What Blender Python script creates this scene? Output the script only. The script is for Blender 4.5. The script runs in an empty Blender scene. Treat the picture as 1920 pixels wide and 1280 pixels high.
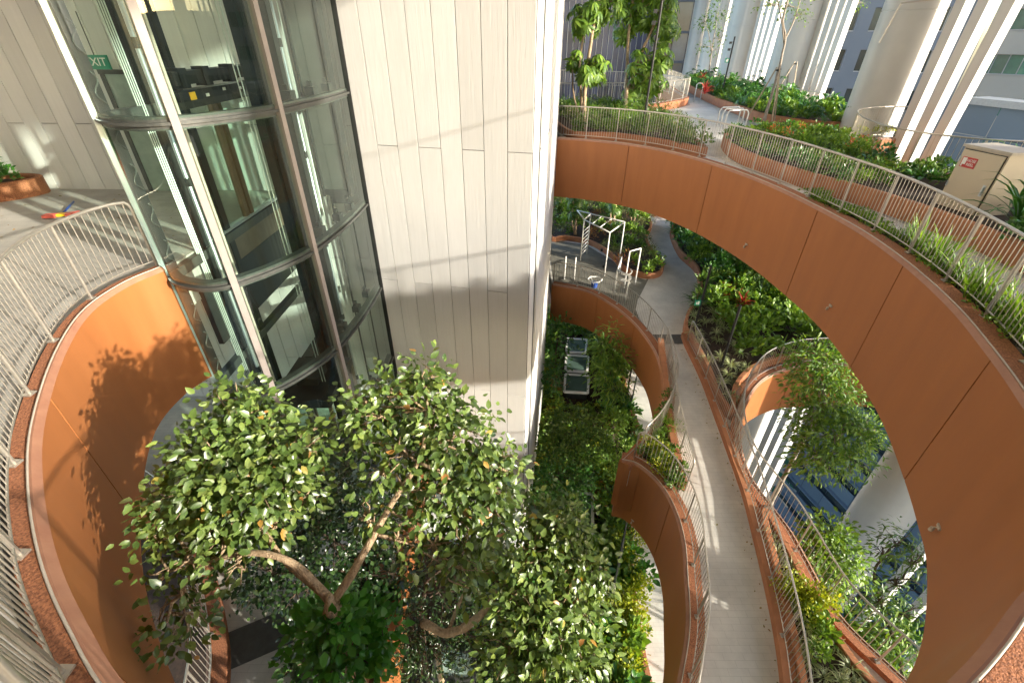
import bpy, bmesh, math, random
import numpy as np
from mathutils import Vector, Matrix

R = math.radians
sc = bpy.context.scene
COL = sc.collection

# ------------------------------------------------------------------ camera, sky, sun, exposure
PITCH, ROLL, FPX = R(33.5), R(0.44), 853.33
cam_d = bpy.data.cameras.new("camera")
cam_d.lens = 16.0; cam_d.sensor_width = 36.0
cam_d.clip_start = 0.05; cam_d.clip_end = 2000
cam = bpy.data.objects.new("camera", cam_d); COL.objects.link(cam)
_R0 = Vector((1, 0, 0)); _U0 = Vector((0, math.sin(PITCH), math.cos(PITCH))); _F0 = Vector((0, math.cos(PITCH), -math.sin(PITCH)))
_c, _s = math.cos(ROLL), math.sin(ROLL)
_r = _R0*_c + _U0*_s; _u = _R0*(-_s) + _U0*_c
cam.matrix_world = Matrix(((_r.x, _u.x, -_F0.x, 0), (_r.y, _u.y, -_F0.y, 0), (_r.z, _u.z, -_F0.z, 0), (0, 0, 0, 1)))
sc.camera = cam

SUN_DIR = Vector((0.865, -0.50, 0.267)).normalized()       # towards the sun
world = bpy.data.worlds.new("World"); sc.world = world; world.use_nodes = True
wn = world.node_tree.nodes; wl = world.node_tree.links
sky = wn.new("ShaderNodeTexSky"); sky.sky_type = 'NISHITA'; sky.sun_disc = False
sky.sun_elevation = math.asin(SUN_DIR.z); sky.sun_rotation = math.atan2(SUN_DIR.x, SUN_DIR.y)
sky.air_density = 1.0; sky.dust_density = 1.6; sky.ozone_density = 1.5
wn["Background"].inputs["Strength"].default_value = 0.15
wl.new(sky.outputs["Color"], wn["Background"].inputs["Color"])

sun_d = bpy.data.lights.new("sun", 'SUN'); sun_d.energy = 2.0; sun_d.angle = R(0.9); sun_d.color = (1.0, 0.925, 0.79)
sun = bpy.data.objects.new("sun", sun_d); COL.objects.link(sun)
sun.rotation_euler = SUN_DIR.to_track_quat('Z', 'Y').to_euler()

vs = sc.view_settings
vs.view_transform = 'Standard'; vs.look = 'None'; vs.exposure = 2.45; vs.gamma = 1.0; vs.use_curve_mapping = False
sc.cycles.max_bounces = 8; sc.cycles.diffuse_bounces = 4; sc.cycles.glossy_bounces = 3
sc.cycles.transparent_max_bounces = 12; sc.cycles.transmission_bounces = 4
sc.cycles.caustics_reflective = False; sc.cycles.caustics_refractive = False
sc.cycles.sample_clamp_indirect = 6.0
sc.cycles.use_denoising = True

rnd = random.Random(7)
nrg = np.random.default_rng(11)

# ------------------------------------------------------------------ measuring helpers: a point of the photo on a known plane
def ray(x, y):
    a = (x-960)/FPX; b = -(y-640)/FPX
    a, b = a*_c - b*_s, a*_s + b*_c
    return Vector((a, math.cos(PITCH)+b*math.sin(PITCH), -math.sin(PITCH)+b*math.cos(PITCH)))
def PZ(x, y, z):
    d = ray(x, y); return d*(z/d.z)
def PY(x, y, Y):
    d = ray(x, y); return d*(Y/d.y)
KT = 1.0
def PT(x, y, t):
    return ray(x, y)*(t*KT)

# ------------------------------------------------------------------ geometry helpers
def V3(p, z=None):
    return Vector((p[0], p[1], p[2] if z is None else z))
def spline(pts, step=0.2, closed=False):
    """Catmull-Rom through points, resampled evenly"""
    P = [Vector(p) if len(p) == 3 else Vector((p[0], p[1], 0)) for p in pts]
    n = len(P); out = []
    segs = n if closed else n-1
    for i in range(segs):
        if closed:
            a, b, c, d = P[(i-1) % n], P[i], P[(i+1) % n], P[(i+2) % n]
        else:
            a = P[i-1] if i > 0 else P[0]*2-P[1]; b = P[i]; c = P[i+1]; d = P[i+2] if i+2 < n else P[-1]*2-P[-2]
        m = max(4, int((c-b).length/0.05))
        for k in range(m):
            t = k/m
            out.append(0.5*((2*b)+(c-a)*t+(2*a-5*b+4*c-d)*t*t+(3*b-a-3*c+d)*t**3))
    out.append(P[0].copy() if closed else P[-1].copy())
    return resample(out, step)
def resample(path, step):
    L = [0.0]
    for i in range(1, len(path)): L.append(L[-1]+(path[i]-path[i-1]).length)
    n = max(2, int(round(L[-1]/step))+1)
    res = []; j = 0
    for k in range(n):
        s = L[-1]*k/(n-1)
        while j < len(L)-2 and L[j+1] < s: j += 1
        d = L[j+1]-L[j]
        t = 0 if d < 1e-9 else (s-L[j])/d
        res.append(path[j].lerp(path[j+1], min(1, max(0, t))))
    return res
def normals2(path, closed=False):
    """left-hand horizontal normals of a path"""
    N = []
    n = len(path)
    for i in range(n):
        a = path[(i-1) % n] if (closed or i > 0) else path[i]
        b = path[(i+1) % n] if (closed or i < n-1) else path[i]
        t = b-a; t.z = 0
        if t.length < 1e-9: t = Vector((1, 0, 0))
        t.normalize(); N.append(Vector((-t.y, t.x, 0)))
    return N
def offset(path, d, dz=0.0, closed=False):
    return [p+n*d+Vector((0, 0, dz)) for p, n in zip(path, normals2(path, closed))]
def zset(path, z):
    return [Vector((p[0], p[1], z)) for p in path]

class MB:
    def __init__(s): s.v = []; s.f = []; s.m = []
    def add(s, vs_, fs, mi=0):
        o = len(s.v); s.v += [tuple(v) for v in vs_]
        for f in fs: s.f.append(tuple(i+o for i in f)); s.m.append(mi)
    def strip(s, A, B, mi=0, closed=False):
        n = len(A); o = len(s.v); s.v += [tuple(v) for v in A]+[tuple(v) for v in B]
        for i in range(n if closed else n-1):
            j = (i+1) % n; s.f.append((o+i, o+j, o+n+j, o+n+i)); s.m.append(mi)
    def sweep(s, rows, mi=0, caps=True, closed=False):
        """rows: list of parallel paths forming a closed profile"""
        k = len(rows)
        for i in range(k): s.strip(rows[i], rows[(i+1) % k], mi, closed)
        if caps and not closed:
            s.add([r[0] for r in rows], [tuple(range(k))], mi); s.add([r[-1] for r in rows], [tuple(reversed(range(k)))], mi)
    def box(s, c, d, rz=0.0, mi=0, M=None):
        x, y, z = d[0]/2, d[1]/2, d[2]/2
        vs_ = [Vector(q) for q in ((-x,-y,-z),(x,-y,-z),(x,y,-z),(-x,y,-z),(-x,-y,z),(x,-y,z),(x,y,z),(-x,y,z))]
        if M is None: M = Matrix.Rotation(rz, 3, 'Z')
        c = Vector(c)
        s.add([c+M@v for v in vs_], [(0,3,2,1),(4,5,6,7),(0,1,5,4),(1,2,6,5),(2,3,7,6),(3,0,4,7)], mi)
    def bar(s, a, b, w, h, mi=0, up=Vector((0,0,1))):
        a, b = Vector(a), Vector(b); d = (b-a)
        y = d.normalized(); x = y.cross(up)
        if x.length < 1e-4: x = Vector((1,0,0))
        x.normalize(); z = x.cross(y)
        M = Matrix((x, y, z)).transposed()
        s.box((a+b)/2, (w, d.length, h), mi=mi, M=M)
    def tube(s, path, r, n=8, mi=0, caps=True):
        path = [Vector(p) for p in path]; k = len(path)
        rr = r if isinstance(r, (list, tuple)) else [r]*k
        o = len(s.v); ref = None
        for i in range(k):
            t = (path[min(i+1, k-1)]-path[max(i-1, 0)])
            if t.length < 1e-9: t = Vector((0,0,1))
            t.normalize()
            if ref is None:
                ref = Vector((0,0,1)).cross(t)
                if ref.length < 1e-3: ref = Vector((1,0,0))
            ref = (ref-t*ref.dot(t))
            if ref.length < 1e-6: ref = t.orthogonal()
            ref.normalize(); b = t.cross(ref)
            for j in range(n):
                a = 2*math.pi*j/n
                s.v.append(tuple(path[i]+(ref*math.cos(a)+b*math.sin(a))*rr[i]))
        for i in range(k-1):
            for j in range(n):
                j2 = (j+1) % n
                s.f.append((o+i*n+j, o+i*n+j2, o+(i+1)*n+j2, o+(i+1)*n+j)); s.m.append(mi)
        if caps:
            s.f.append(tuple(o+j for j in reversed(range(n)))); s.m.append(mi)
            s.f.append(tuple(o+(k-1)*n+j for j in range(n))); s.m.append(mi)
    def poly(s, pts, z0, z1=None, mi=0):
        """horizontal polygon (z0 top); with z1 < z0 a slab"""
        n = len(pts); a = sum(pts[i][0]*pts[(i+1) % n][1]-pts[(i+1) % n][0]*pts[i][1] for i in range(n))
        if a < 0: pts = list(reversed(pts))
        s.add([(p[0], p[1], z0) for p in pts], [tuple(range(n))], mi)
        if z1 is not None:
            s.add([(p[0], p[1], z1) for p in pts], [tuple(reversed(range(n)))], mi)
            A = [Vector((p[0], p[1], z1)) for p in pts]; B = [Vector((p[0], p[1], z0)) for p in pts]
            s.strip(A, B, mi, closed=True)
    def lathe(s, prof, c=(0,0,0), n=24, mi=0):
        o = len(s.v); k = len(prof)
        for r_, z in prof:
            for j in range(n):
                a = 2*math.pi*j/n; s.v.append((c[0]+r_*math.cos(a), c[1]+r_*math.sin(a), c[2]+z))
        for i in range(k-1):
            for j in range(n):
                j2 = (j+1) % n
                s.f.append((o+i*n+j, o+i*n+j2, o+(i+1)*n+j2, o+(i+1)*n+j)); s.m.append(mi)
    def build(s, name, mats, parent=None, smooth=False, origin=None, angle=None):
        me = bpy.data.meshes.new(name)
        vv = s.v
        if origin is not None:
            ox, oy, oz = origin; vv = [(a-ox, b-oy, c-oz) for a, b, c in vv]
        me.from_pydata(vv, [], s.f)
        if not isinstance(mats, (list, tuple)): mats = [mats]
        for m in mats: me.materials.append(m)
        me.polygons.foreach_set("material_index", s.m)
        if smooth: me.polygons.foreach_set("use_smooth", [True]*len(s.f))
        me.update()
        if smooth and angle: me.set_sharp_from_angle(angle=angle)
        o = bpy.data.objects.new(name, me); COL.objects.link(o)
        if origin is not None and parent is None: o.location = origin
        if parent is not None: o.parent = parent
        return o

def tag(o, label=None, cat=None, group=None, kind=None):
    if label: o["label"] = label
    if cat: o["category"] = cat
    if group: o["group"] = group
    if kind: o["kind"] = kind
    return o
def thing(name, label, cat, loc=(0,0,0), rz=0.0, group=None):
    o = bpy.data.objects.new(name, None); COL.objects.link(o)
    o.location = loc; o.rotation_euler = (0, 0, rz); o.empty_display_size = 0.2
    return tag(o, label, cat, group)
def copy_tree(o, parent=None):
    c = o.copy(); COL.objects.link(c)
    if parent is not None: c.parent = parent
    for ch in list(o.children): copy_tree(ch, c)
    return c

# ------------------------------------------------------------------ materials
def newmat(name):
    m = bpy.data.materials.new(name); m.use_nodes = True
    nt = m.node_tree; return m, nt, nt.nodes["Principled BSDF"]
def lnk(nt, a, b): nt.links.new(a, b)
def surf(name, c1, c2=None, scale=6.0, stretch=(1,1,1), rough=0.6, metal=0.0, bump=0.0, bscale=None, island=0.0, detail=5.0, spec=0.5, rrange=0.0):
    """noise-mottled surface in object space"""
    m, nt, b = newmat(name); N = nt.nodes
    b.inputs["Roughness"].default_value = rough; b.inputs["Metallic"].default_value = metal
    b.inputs["Specular IOR Level"].default_value = spec
    if c2 is None: c2 = tuple(x*0.82 for x in c1)
    tc = N.new("ShaderNodeTexCoord"); mp = N.new("ShaderNodeMapping"); mp.inputs["Scale"].default_value = stretch
    lnk(nt, tc.outputs["Object"], mp.inputs["Vector"])
    nz = N.new("ShaderNodeTexNoise"); nz.inputs["Scale"].default_value = scale; nz.inputs["Detail"].default_value = detail; nz.inputs["Roughness"].default_value = 0.6
    lnk(nt, mp.outputs["Vector"], nz.inputs["Vector"])
    rp = N.new("ShaderNodeValToRGB"); rp.color_ramp.elements[0].position = 0.3; rp.color_ramp.elements[1].position = 0.7
    rp.color_ramp.elements[0].color = (*c2, 1); rp.color_ramp.elements[1].color = (*c1, 1)
    lnk(nt, nz.outputs["Fac"], rp.inputs["Fac"]); out = rp.outputs["Color"]
    if island:
        g = N.new("ShaderNodeNewGeometry"); mr = N.new("ShaderNodeMapRange")
        mr.inputs["To Min"].default_value = 1-island; mr.inputs["To Max"].default_value = 1+island*0.6
        lnk(nt, g.outputs["Random Per Island"], mr.inputs["Value"])
        mx = N.new("ShaderNodeMix"); mx.data_type = 'RGBA'; mx.blend_type = 'MULTIPLY'; mx.inputs["Factor"].default_value = 1
        cb = N.new("ShaderNodeCombineColor")
        for k in ("Red", "Green", "Blue"): lnk(nt, mr.outputs["Result"], cb.inputs[k])
        lnk(nt, out, mx.inputs["A"]); lnk(nt, cb.outputs["Color"], mx.inputs["B"]); out = mx.outputs["Result"]
    lnk(nt, out, b.inputs["Base Color"])
    if rrange:
        mr = N.new("ShaderNodeMapRange"); mr.inputs["To Min"].default_value = rough-rrange; mr.inputs["To Max"].default_value = rough+rrange
        lnk(nt, nz.outputs["Fac"], mr.inputs["Value"]); lnk(nt, mr.outputs["Result"], b.inputs["Roughness"])
    if bump:
        n2 = N.new("ShaderNodeTexNoise"); n2.inputs["Scale"].default_value = bscale or scale*6; n2.inputs["Detail"].default_value = 4
        lnk(nt, mp.outputs["Vector"], n2.inputs["Vector"])
        bp = N.new("ShaderNodeBump"); bp.inputs["Strength"].default_value = bump; bp.inputs["Distance"].default_value = 0.02
        lnk(nt, n2.outputs["Fac"], bp.inputs["Height"]); lnk(nt, bp.outputs["Normal"], b.inputs["Normal"])
    return m

def board_concrete(name, c1, c2):
    """wood-grain board-marked concrete, grain along z"""
    m, nt, b = newmat(name); N = nt.nodes
    b.inputs["Roughness"].default_value = 0.62; b.inputs["Specular IOR Level"].default_value = 0.35
    tc = N.new("ShaderNodeTexCoord"); g = N.new("ShaderNodeNewGeometry")
    mp = N.new("ShaderNodeMapping"); mp.inputs["Scale"].default_value = (9, 9, 0.55)
    # every board slides the grain by its own amount
    ad = N.new("ShaderNodeVectorMath"); ad.operation = 'ADD'
    cx = N.new("ShaderNodeCombineXYZ"); ml = N.new("ShaderNodeMath"); ml.operation = 'MULTIPLY'; ml.inputs[1].default_value = 37.0
    lnk(nt, g.outputs["Random Per Island"], ml.inputs[0]); lnk(nt, ml.outputs[0], cx.inputs["Z"]); lnk(nt, ml.outputs[0], cx.inputs["X"])
    lnk(nt, tc.outputs["Object"], ad.inputs[0]); lnk(nt, cx.outputs[0], ad.inputs[1]); lnk(nt, ad.outputs[0], mp.inputs["Vector"])
    nz = N.new("ShaderNodeTexNoise"); nz.inputs["Scale"].default_value = 2.2; nz.inputs["Detail"].default_value = 7; nz.inputs["Roughness"].default_value = 0.62; nz.inputs["Distortion"].default_value = 0.7
    lnk(nt, mp.outputs["Vector"], nz.inputs["Vector"])
    nb = N.new("ShaderNodeTexNoise"); nb.inputs["Scale"].default_value = 0.9; nb.inputs["Detail"].default_value = 5
    lnk(nt, tc.outputs["Object"], nb.inputs["Vector"])
    rp = N.new("ShaderNodeValToRGB"); e = rp.color_ramp.elements
    e[0].position = 0.30; e[0].color = (*c2, 1); e[1].position = 0.62; e[1].color = (*c1, 1)
    mixf = N.new("ShaderNodeMath"); mixf.operation = 'MULTIPLY_ADD'; mixf.inputs[1].default_value = 0.55
    m2 = N.new("ShaderNodeMath"); m2.operation = 'MULTIPLY'; m2.inputs[1].default_value = 0.45
    lnk(nt, nb.outputs["Fac"], m2.inputs[0]); lnk(nt, nz.outputs["Fac"], mixf.inputs[0]); lnk(nt, m2.outputs[0], mixf.inputs[2])
    lnk(nt, mixf.outputs[0], rp.inputs["Fac"])
    mr = N.new("ShaderNodeMapRange"); mr.inputs["To Min"].default_value = 0.86; mr.inputs["To Max"].default_value = 1.03
    lnk(nt, g.outputs["Random Per Island"], mr.inputs["Value"])
    mx = N.new("ShaderNodeVectorMath"); mx.operation = 'SCALE'
    lnk(nt, rp.outputs["Color"], mx.inputs[0]); lnk(nt, mr.outputs["Result"], mx.inputs["Scale"])
    lnk(nt, mx.outputs["Vector"], b.inputs["Base Color"])
    bp = N.new("ShaderNodeBump"); bp.inputs["Strength"].default_value = 0.28; bp.inputs["Distance"].default_value = 0.02
    lnk(nt, nz.outputs["Fac"], bp.inputs["Height"]); lnk(nt, bp.outputs["Normal"], b.inputs["Normal"])
    return m

def paver(name, c1, c2, cm, sx=2.2):
    m, nt, b = newmat(name); N = nt.nodes
    b.inputs["Roughness"].default_value = 0.78; b.inputs["Specular IOR Level"].default_value = 0.3
    tc = N.new("ShaderNodeTexCoord")
    br = N.new("ShaderNodeTexBrick"); br.inputs["Scale"].default_value = sx; br.inputs["Mortar Size"].default_value = 0.008
    br.inputs["Brick Width"].default_value = 0.9; br.inputs["Row Height"].default_value = 0.3; br.inputs["Bias"].default_value = 0.1
    br.inputs["Color1"].default_value = (*c1, 1); br.inputs["Color2"].default_value = (*c2, 1); br.inputs["Mortar"].default_value = (*cm, 1)
    lnk(nt, tc.outputs["Object"], br.inputs["Vector"])
    nz = N.new("ShaderNodeTexNoise"); nz.inputs["Scale"].default_value = 1.1; nz.inputs["Detail"].default_value = 8; nz.inputs["Roughness"].default_value = 0.65
    lnk(nt, tc.outputs["Object"], nz.inputs["Vector"])
    mr = N.new("ShaderNodeMapRange"); mr.inputs["From Min"].default_value = 0.3; mr.inputs["From Max"].default_value = 0.7
    mr.inputs["To Min"].default_value = 0.78; mr.inputs["To Max"].default_value = 1.08
    lnk(nt, nz.outputs["Fac"], mr.inputs["Value"])
    mx = N.new("ShaderNodeVectorMath"); mx.operation = 'SCALE'
    lnk(nt, br.outputs["Color"], mx.inputs[0]); lnk(nt, mr.outputs["Result"], mx.inputs["Scale"]); lnk(nt, mx.outputs["Vector"], b.inputs["Base Color"])
    n2 = N.new("ShaderNodeTexNoise"); n2.inputs["Scale"].default_value = 60; lnk(nt, tc.outputs["Object"], n2.inputs["Vector"])
    bp = N.new("ShaderNodeBump"); bp.inputs["Strength"].default_value = 0.25; bp.inputs["Distance"].default_value = 0.01
    lnk(nt, n2.outputs["Fac"], bp.inputs["Height"]); lnk(nt, bp.outputs["Normal"], b.inputs["Normal"])
    return m

def leafmat(name, cols, rough=0.38, trans=0.25, spec=0.5):
    """leaf surface: every leaf picks its colour, some light passes through"""
    m, nt, b = newmat(name); N = nt.nodes
    g = N.new("ShaderNodeNewGeometry"); oi = N.new("ShaderNodeObjectInfo")
    ad = N.new("ShaderNodeMath"); ad.operation = 'ADD'; fr = N.new("ShaderNodeMath"); fr.operation = 'FRACT'
    lnk(nt, g.outputs["Random Per Island"], ad.inputs[0]); lnk(nt, oi.outputs["Random"], ad.inputs[1]); lnk(nt, ad.outputs[0], fr.inputs[0])
    rp = N.new("ShaderNodeValToRGB"); cr = rp.color_ramp
    n = len(cols)
    while len(cr.elements) < n: cr.elements.new(0.5)
    for i, (pos, c) in enumerate(cols): cr.elements[i].position = pos; cr.elements[i].color = (*c, 1)
    lnk(nt, fr.outputs[0], rp.inputs["Fac"]); lnk(nt, rp.outputs["Color"], b.inputs["Base Color"])
    b.inputs["Roughness"].default_value = rough; b.inputs["Specular IOR Level"].default_value = spec
    tr = N.new("ShaderNodeBsdfTranslucent"); mx = N.new("ShaderNodeMixShader"); mx.inputs["Fac"].default_value = trans
    br = N.new("ShaderNodeMix"); br.data_type = 'RGBA'; br.blend_type = 'MULTIPLY'; br.inputs["Factor"].default_value = 1
    br.inputs["B"].default_value = (1.7, 1.6, 0.6, 1)
    lnk(nt, rp.outputs["Color"], br.inputs["A"]); lnk(nt, br.outputs["Result"], tr.inputs["Color"])
    out = N["Material Output"]
    lnk(nt, b.outputs["BSDF"], mx.inputs[1]); lnk(nt, tr.outputs["BSDF"], mx.inputs[2]); lnk(nt, mx.outputs["Shader"], out.inputs["Surface"])
    return m

def glassmat(name, tint, refl=1.0, rough=0.0):
    m, nt, b = newmat(name); N = nt.nodes; N.remove(b)
    tr = N.new("ShaderNodeBsdfTransparent"); tr.inputs["Color"].default_value = (*tint, 1)
    gl = N.new("ShaderNodeBsdfGlossy"); gl.inputs["Roughness"].default_value = rough; gl.inputs["Color"].default_value = (0.92, 1.0, 0.96, 1)
    fr = N.new("ShaderNodeLayerWeight"); fr.inputs["Blend"].default_value = 0.5
    pw = N.new("ShaderNodeMath"); pw.operation = 'POWER'; pw.inputs[1].default_value = 4.0
    ml = N.new("ShaderNodeMath"); ml.operation = 'MULTIPLY_ADD'; ml.inputs[1].default_value = 0.8*refl; ml.inputs[2].default_value = 0.05*refl; ml.use_clamp = True
    lnk(nt, fr.outputs["Facing"], pw.inputs[0]); lnk(nt, pw.outputs[0], ml.inputs[0])
    mx = N.new("ShaderNodeMixShader"); lnk(nt, ml.outputs[0], mx.inputs["Fac"]); lnk(nt, tr.outputs[0], mx.inputs[1]); lnk(nt, gl.outputs[0], mx.inputs[2])
    lnk(nt, mx.outputs[0], N["Material Output"].inputs["Surface"])
    return m

M = {}
M['concrete'] = board_concrete("board_marked_concrete", (0.67, 0.66, 0.64), (0.605, 0.596, 0.578))
M['joint'] = surf("joint_shadow_gap", (0.05, 0.048, 0.045), rough=0.9)
M['orange'] = surf("orange_render", (0.355, 0.130, 0.040), (0.30, 0.106, 0.031), scale=1.3, stretch=(2.4, 2.4, .35), rough=0.55, bump=0.06, bscale=60, spec=0.4, detail=7, rrange=.1)
M['orange_top'] = surf("orange_coping", (0.45, 0.19, 0.085), (0.33, 0.13, 0.06), scale=3, rough=0.7, bump=0.15, bscale=60)
M['gravel'] = surf("red_pebble_wash", (0.50, 0.20, 0.09), (0.17, 0.06, 0.03), scale=55, rough=0.85, bump=0.9, bscale=70, detail=2)
M['trim'] = surf("pale_trim", (0.50, 0.44, 0.37), (0.40, 0.35, 0.29), scale=12, rough=0.5)
M['chamfer'] = surf("coping_chamfer", (0.36, 0.18, 0.11), (0.29, 0.13, 0.08), scale=5, rough=0.6, bump=0.1)
M['path'] = paver("granolithic_path", (0.69, 0.665, 0.615), (0.66, 0.635, 0.585), (0.53, 0.51, 0.465))
M['floor'] = paver("washed_concrete_floor", (0.42, 0.405, 0.37), (0.39, 0.375, 0.345), (0.32, 0.31, 0.285), sx=1.3)
M['deck'] = surf("dark_rubber_deck", (0.20, 0.19, 0.155), (0.13, 0.125, 0.10), scale=2.5, rough=0.85, bump=0.2, bscale=60)
M['strip'] = surf("dark_threshold", (0.12, 0.12, 0.115), (0.085, 0.085, 0.08), scale=8, rough=0.7)
M['soil'] = surf("planting_soil", (0.06, 0.035, 0.022), (0.025, 0.016, 0.011), scale=9, rough=0.95, bump=0.8, bscale=30)
M['soffit'] = surf("slab_edge", (0.30, 0.29, 0.27), rough=0.8)
M['rail'] = surf("champagne_steel", (0.53, 0.49, 0.43), (0.46, 0.42, 0.37), scale=20, rough=0.34, metal=0.75)
M['white_steel'] = surf("white_powder_coat", (0.80, 0.79, 0.75), (0.74, 0.72, 0.68), scale=14, rough=0.4)
M['black'] = surf("black_steel", (0.022, 0.022, 0.022), (0.014, 0.014, 0.014), scale=12, rough=0.45, metal=0.2)
M['dark'] = surf("dark_lift_steel", (0.028, 0.03, 0.03), (0.012, 0.013, 0.013), scale=7, rough=0.4, metal=0.1, rrange=0.15)
M['ring'] = surf("grey_ring_beam", (0.07, 0.073, 0.066), (0.04, 0.043, 0.04), scale=6, rough=0.4, metal=0.1, rrange=0.12)
M['mullion'] = surf("mullion_aluminium", (0.27, 0.235, 0.215), (0.23, 0.20, 0.185), scale=5, rough=0.45)
M['bronze'] = surf("bronze_car_panel", (0.22, 0.17, 0.12), (0.17, 0.13, 0.09), scale=3, rough=0.35, metal=0.5)
M['silver'] = surf("galvanised_tube", (0.60, 0.64, 0.66), (0.42, 0.47, 0.50), scale=8, stretch=(3, 3, .3), rough=0.3, metal=0.8)
M['bluepipe'] = surf("blue_grey_duct", (0.12, 0.20, 0.27), (0.05, 0.09, 0.13), scale=4, stretch=(3, 3, .4), rough=0.3, metal=0.4)
M['glass'] = glassmat("green_lift_glass", (0.83, 0.96, 0.89), refl=1.0)
M['glass_clear'] = glassmat("clear_car_glass", (0.88, 0.96, 0.92), refl=1.0)
M['skylight'] = surf("green_skylight_glass", (0.10, 0.16, 0.13), (0.07, 0.12, 0.095), scale=2, rough=0.12, spec=0.8)
M['skylight_pale'] = surf("pale_skylight_glass", (0.42, 0.56, 0.48), (0.34, 0.47, 0.40), scale=2, rough=0.15)
M['column'] = surf("column_paint", (0.58, 0.57, 0.545), (0.52, 0.51, 0.485), scale=0.7, rough=0.42, spec=0.5)
M['fin'] = surf("white_fin", (0.62, 0.61, 0.585), (0.56, 0.55, 0.53), scale=0.6, rough=0.4)
M['bark'] = surf("tan_bark", (0.50, 0.37, 0.235), (0.24, 0.16, 0.09), scale=22, stretch=(1, 1, .5), rough=0.85, bump=1.0, bscale=60)
M['bark_grey'] = surf("grey_bark", (0.36, 0.31, 0.25), (0.20, 0.16, 0.12), scale=14, stretch=(1, 1, .3), rough=0.8, bump=0.5, bscale=40)
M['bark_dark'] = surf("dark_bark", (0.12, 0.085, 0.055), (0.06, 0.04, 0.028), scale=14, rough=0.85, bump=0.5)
M['stake'] = surf("timber_stake", (0.48, 0.40, 0.30), (0.36, 0.29, 0.2), scale=8, stretch=(1, 1, .2), rough=0.75)
M['cabinet'] = surf("beige_cabinet", (0.55, 0.47, 0.35), (0.51, 0.43, 0.32), scale=2, rough=0.45)
M['red'] = surf("red_sign", (0.52, 0.03, 0.025), rough=0.4)
M['white'] = surf("white_paint", (0.82, 0.81, 0.78), (0.76, 0.75, 0.72), rough=0.5)
M['green_sign'] = surf("green_sign", (0.02, 0.28, 0.17), rough=0.4)
M['yellow'] = surf("yellow_label", (0.85, 0.50, 0.02), rough=0.4)
M['blue'] = surf("blue_plastic", (0.03, 0.08, 0.32), rough=0.4)
M['pink'] = surf("pink_plastic", (0.85, 0.16, 0.12), rough=0.5)
M['rope'] = surf("steel_rope", (0.62, 0.66, 0.62), (0.5, 0.54, 0.5), scale=20, rough=0.35, metal=0.5)
# foliage
M['lf_rubber'] = leafmat("glossy_rubber_leaf", [(0, (0.055, 0.10, 0.022)), (.4, (0.10, 0.165, 0.036)), (.78, (0.16, 0.235, 0.055)), (.982, (0.24, 0.31, 0.075)), (.992, (0.46, 0.27, 0.06)), (1, (0.40, 0.18, 0.06))], rough=0.34, trans=0.28, spec=0.7)
M['lf_shaded'] = leafmat("shade_tinted_leaf", [(0, (0.010, 0.026, 0.008)), (.6, (0.022, 0.048, 0.014)), (1, (0.04, 0.08, 0.02))], rough=0.28, trans=0.12)  # shade painted into the colour of the understorey leaves
M['lf_deep'] = leafmat("deep_green_leaf", [(0, (0.026, 0.085, 0.016)), (.6, (0.05, 0.155, 0.024)), (1, (0.095, 0.24, 0.04))], rough=0.32, trans=0.2)
M['lf_vivid'] = leafmat("vivid_green_leaf", [(0, (0.035, 0.15, 0.02)), (.6, (0.06, 0.23, 0.03)), (1, (0.10, 0.30, 0.045))], rough=0.3, trans=0.3)
M['lf_bright'] = leafmat("bright_green_leaf", [(0, (0.08, 0.16, 0.022)), (.6, (0.14, 0.25, 0.032)), (1, (0.24, 0.36, 0.05))], rough=0.42, trans=0.32)
M['lf_mid'] = leafmat("mid_green_leaf", [(0, (0.048, 0.11, 0.018)), (.6, (0.09, 0.175, 0.028)), (1, (0.16, 0.25, 0.04))], rough=0.42, trans=0.25)
M['lf_yellow'] = leafmat("yellow_green_leaf", [(0, (0.18, 0.25, 0.02)), (.6, (0.32, 0.38, 0.025)), (1, (0.50, 0.50, 0.05))], rough=0.45, trans=0.3)
M['lf_feather'] = leafmat("feathery_leaf", [(0, (0.055, 0.13, 0.02)), (.5, (0.11, 0.22, 0.028)), (1, (0.22, 0.34, 0.05))], rough=0.45, trans=0.35)
M['lf_cream'] = leafmat("cream_leaf_margin", [(0, (0.46, 0.48, 0.28)), (1, (0.62, 0.62, 0.40))], rough=0.45, trans=0.25)
M['lf_red'] = leafmat("crimson_leaf", [(0, (0.25, 0.02, 0.02)), (.6, (0.42, 0.04, 0.035)), (1, (0.5, 0.12, 0.06))], rough=0.4, trans=0.3)
M['lf_flower'] = leafmat("coral_flower", [(0, (0.70, 0.10, 0.05)), (1, (0.80, 0.25, 0.12))], rough=0.5, trans=0.25)
M['lf_copper'] = leafmat("copper_leaf", [(0, (0.20, 0.07, 0.025)), (.6, (0.33, 0.13, 0.04)), (1, (0.30, 0.24, 0.05))], rough=0.5, trans=0.25)
M['lf_olive'] = leafmat("olive_leaf", [(0, (0.06, 0.08, 0.025)), (.6, (0.11, 0.13, 0.04)), (1, (0.20, 0.21, 0.07))], rough=0.5, trans=0.25)
# ================================================================== STRUCTURE
ZA, ZB, ZC, ZG = -3.3, -10.3, -17.3, -75.0

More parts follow.
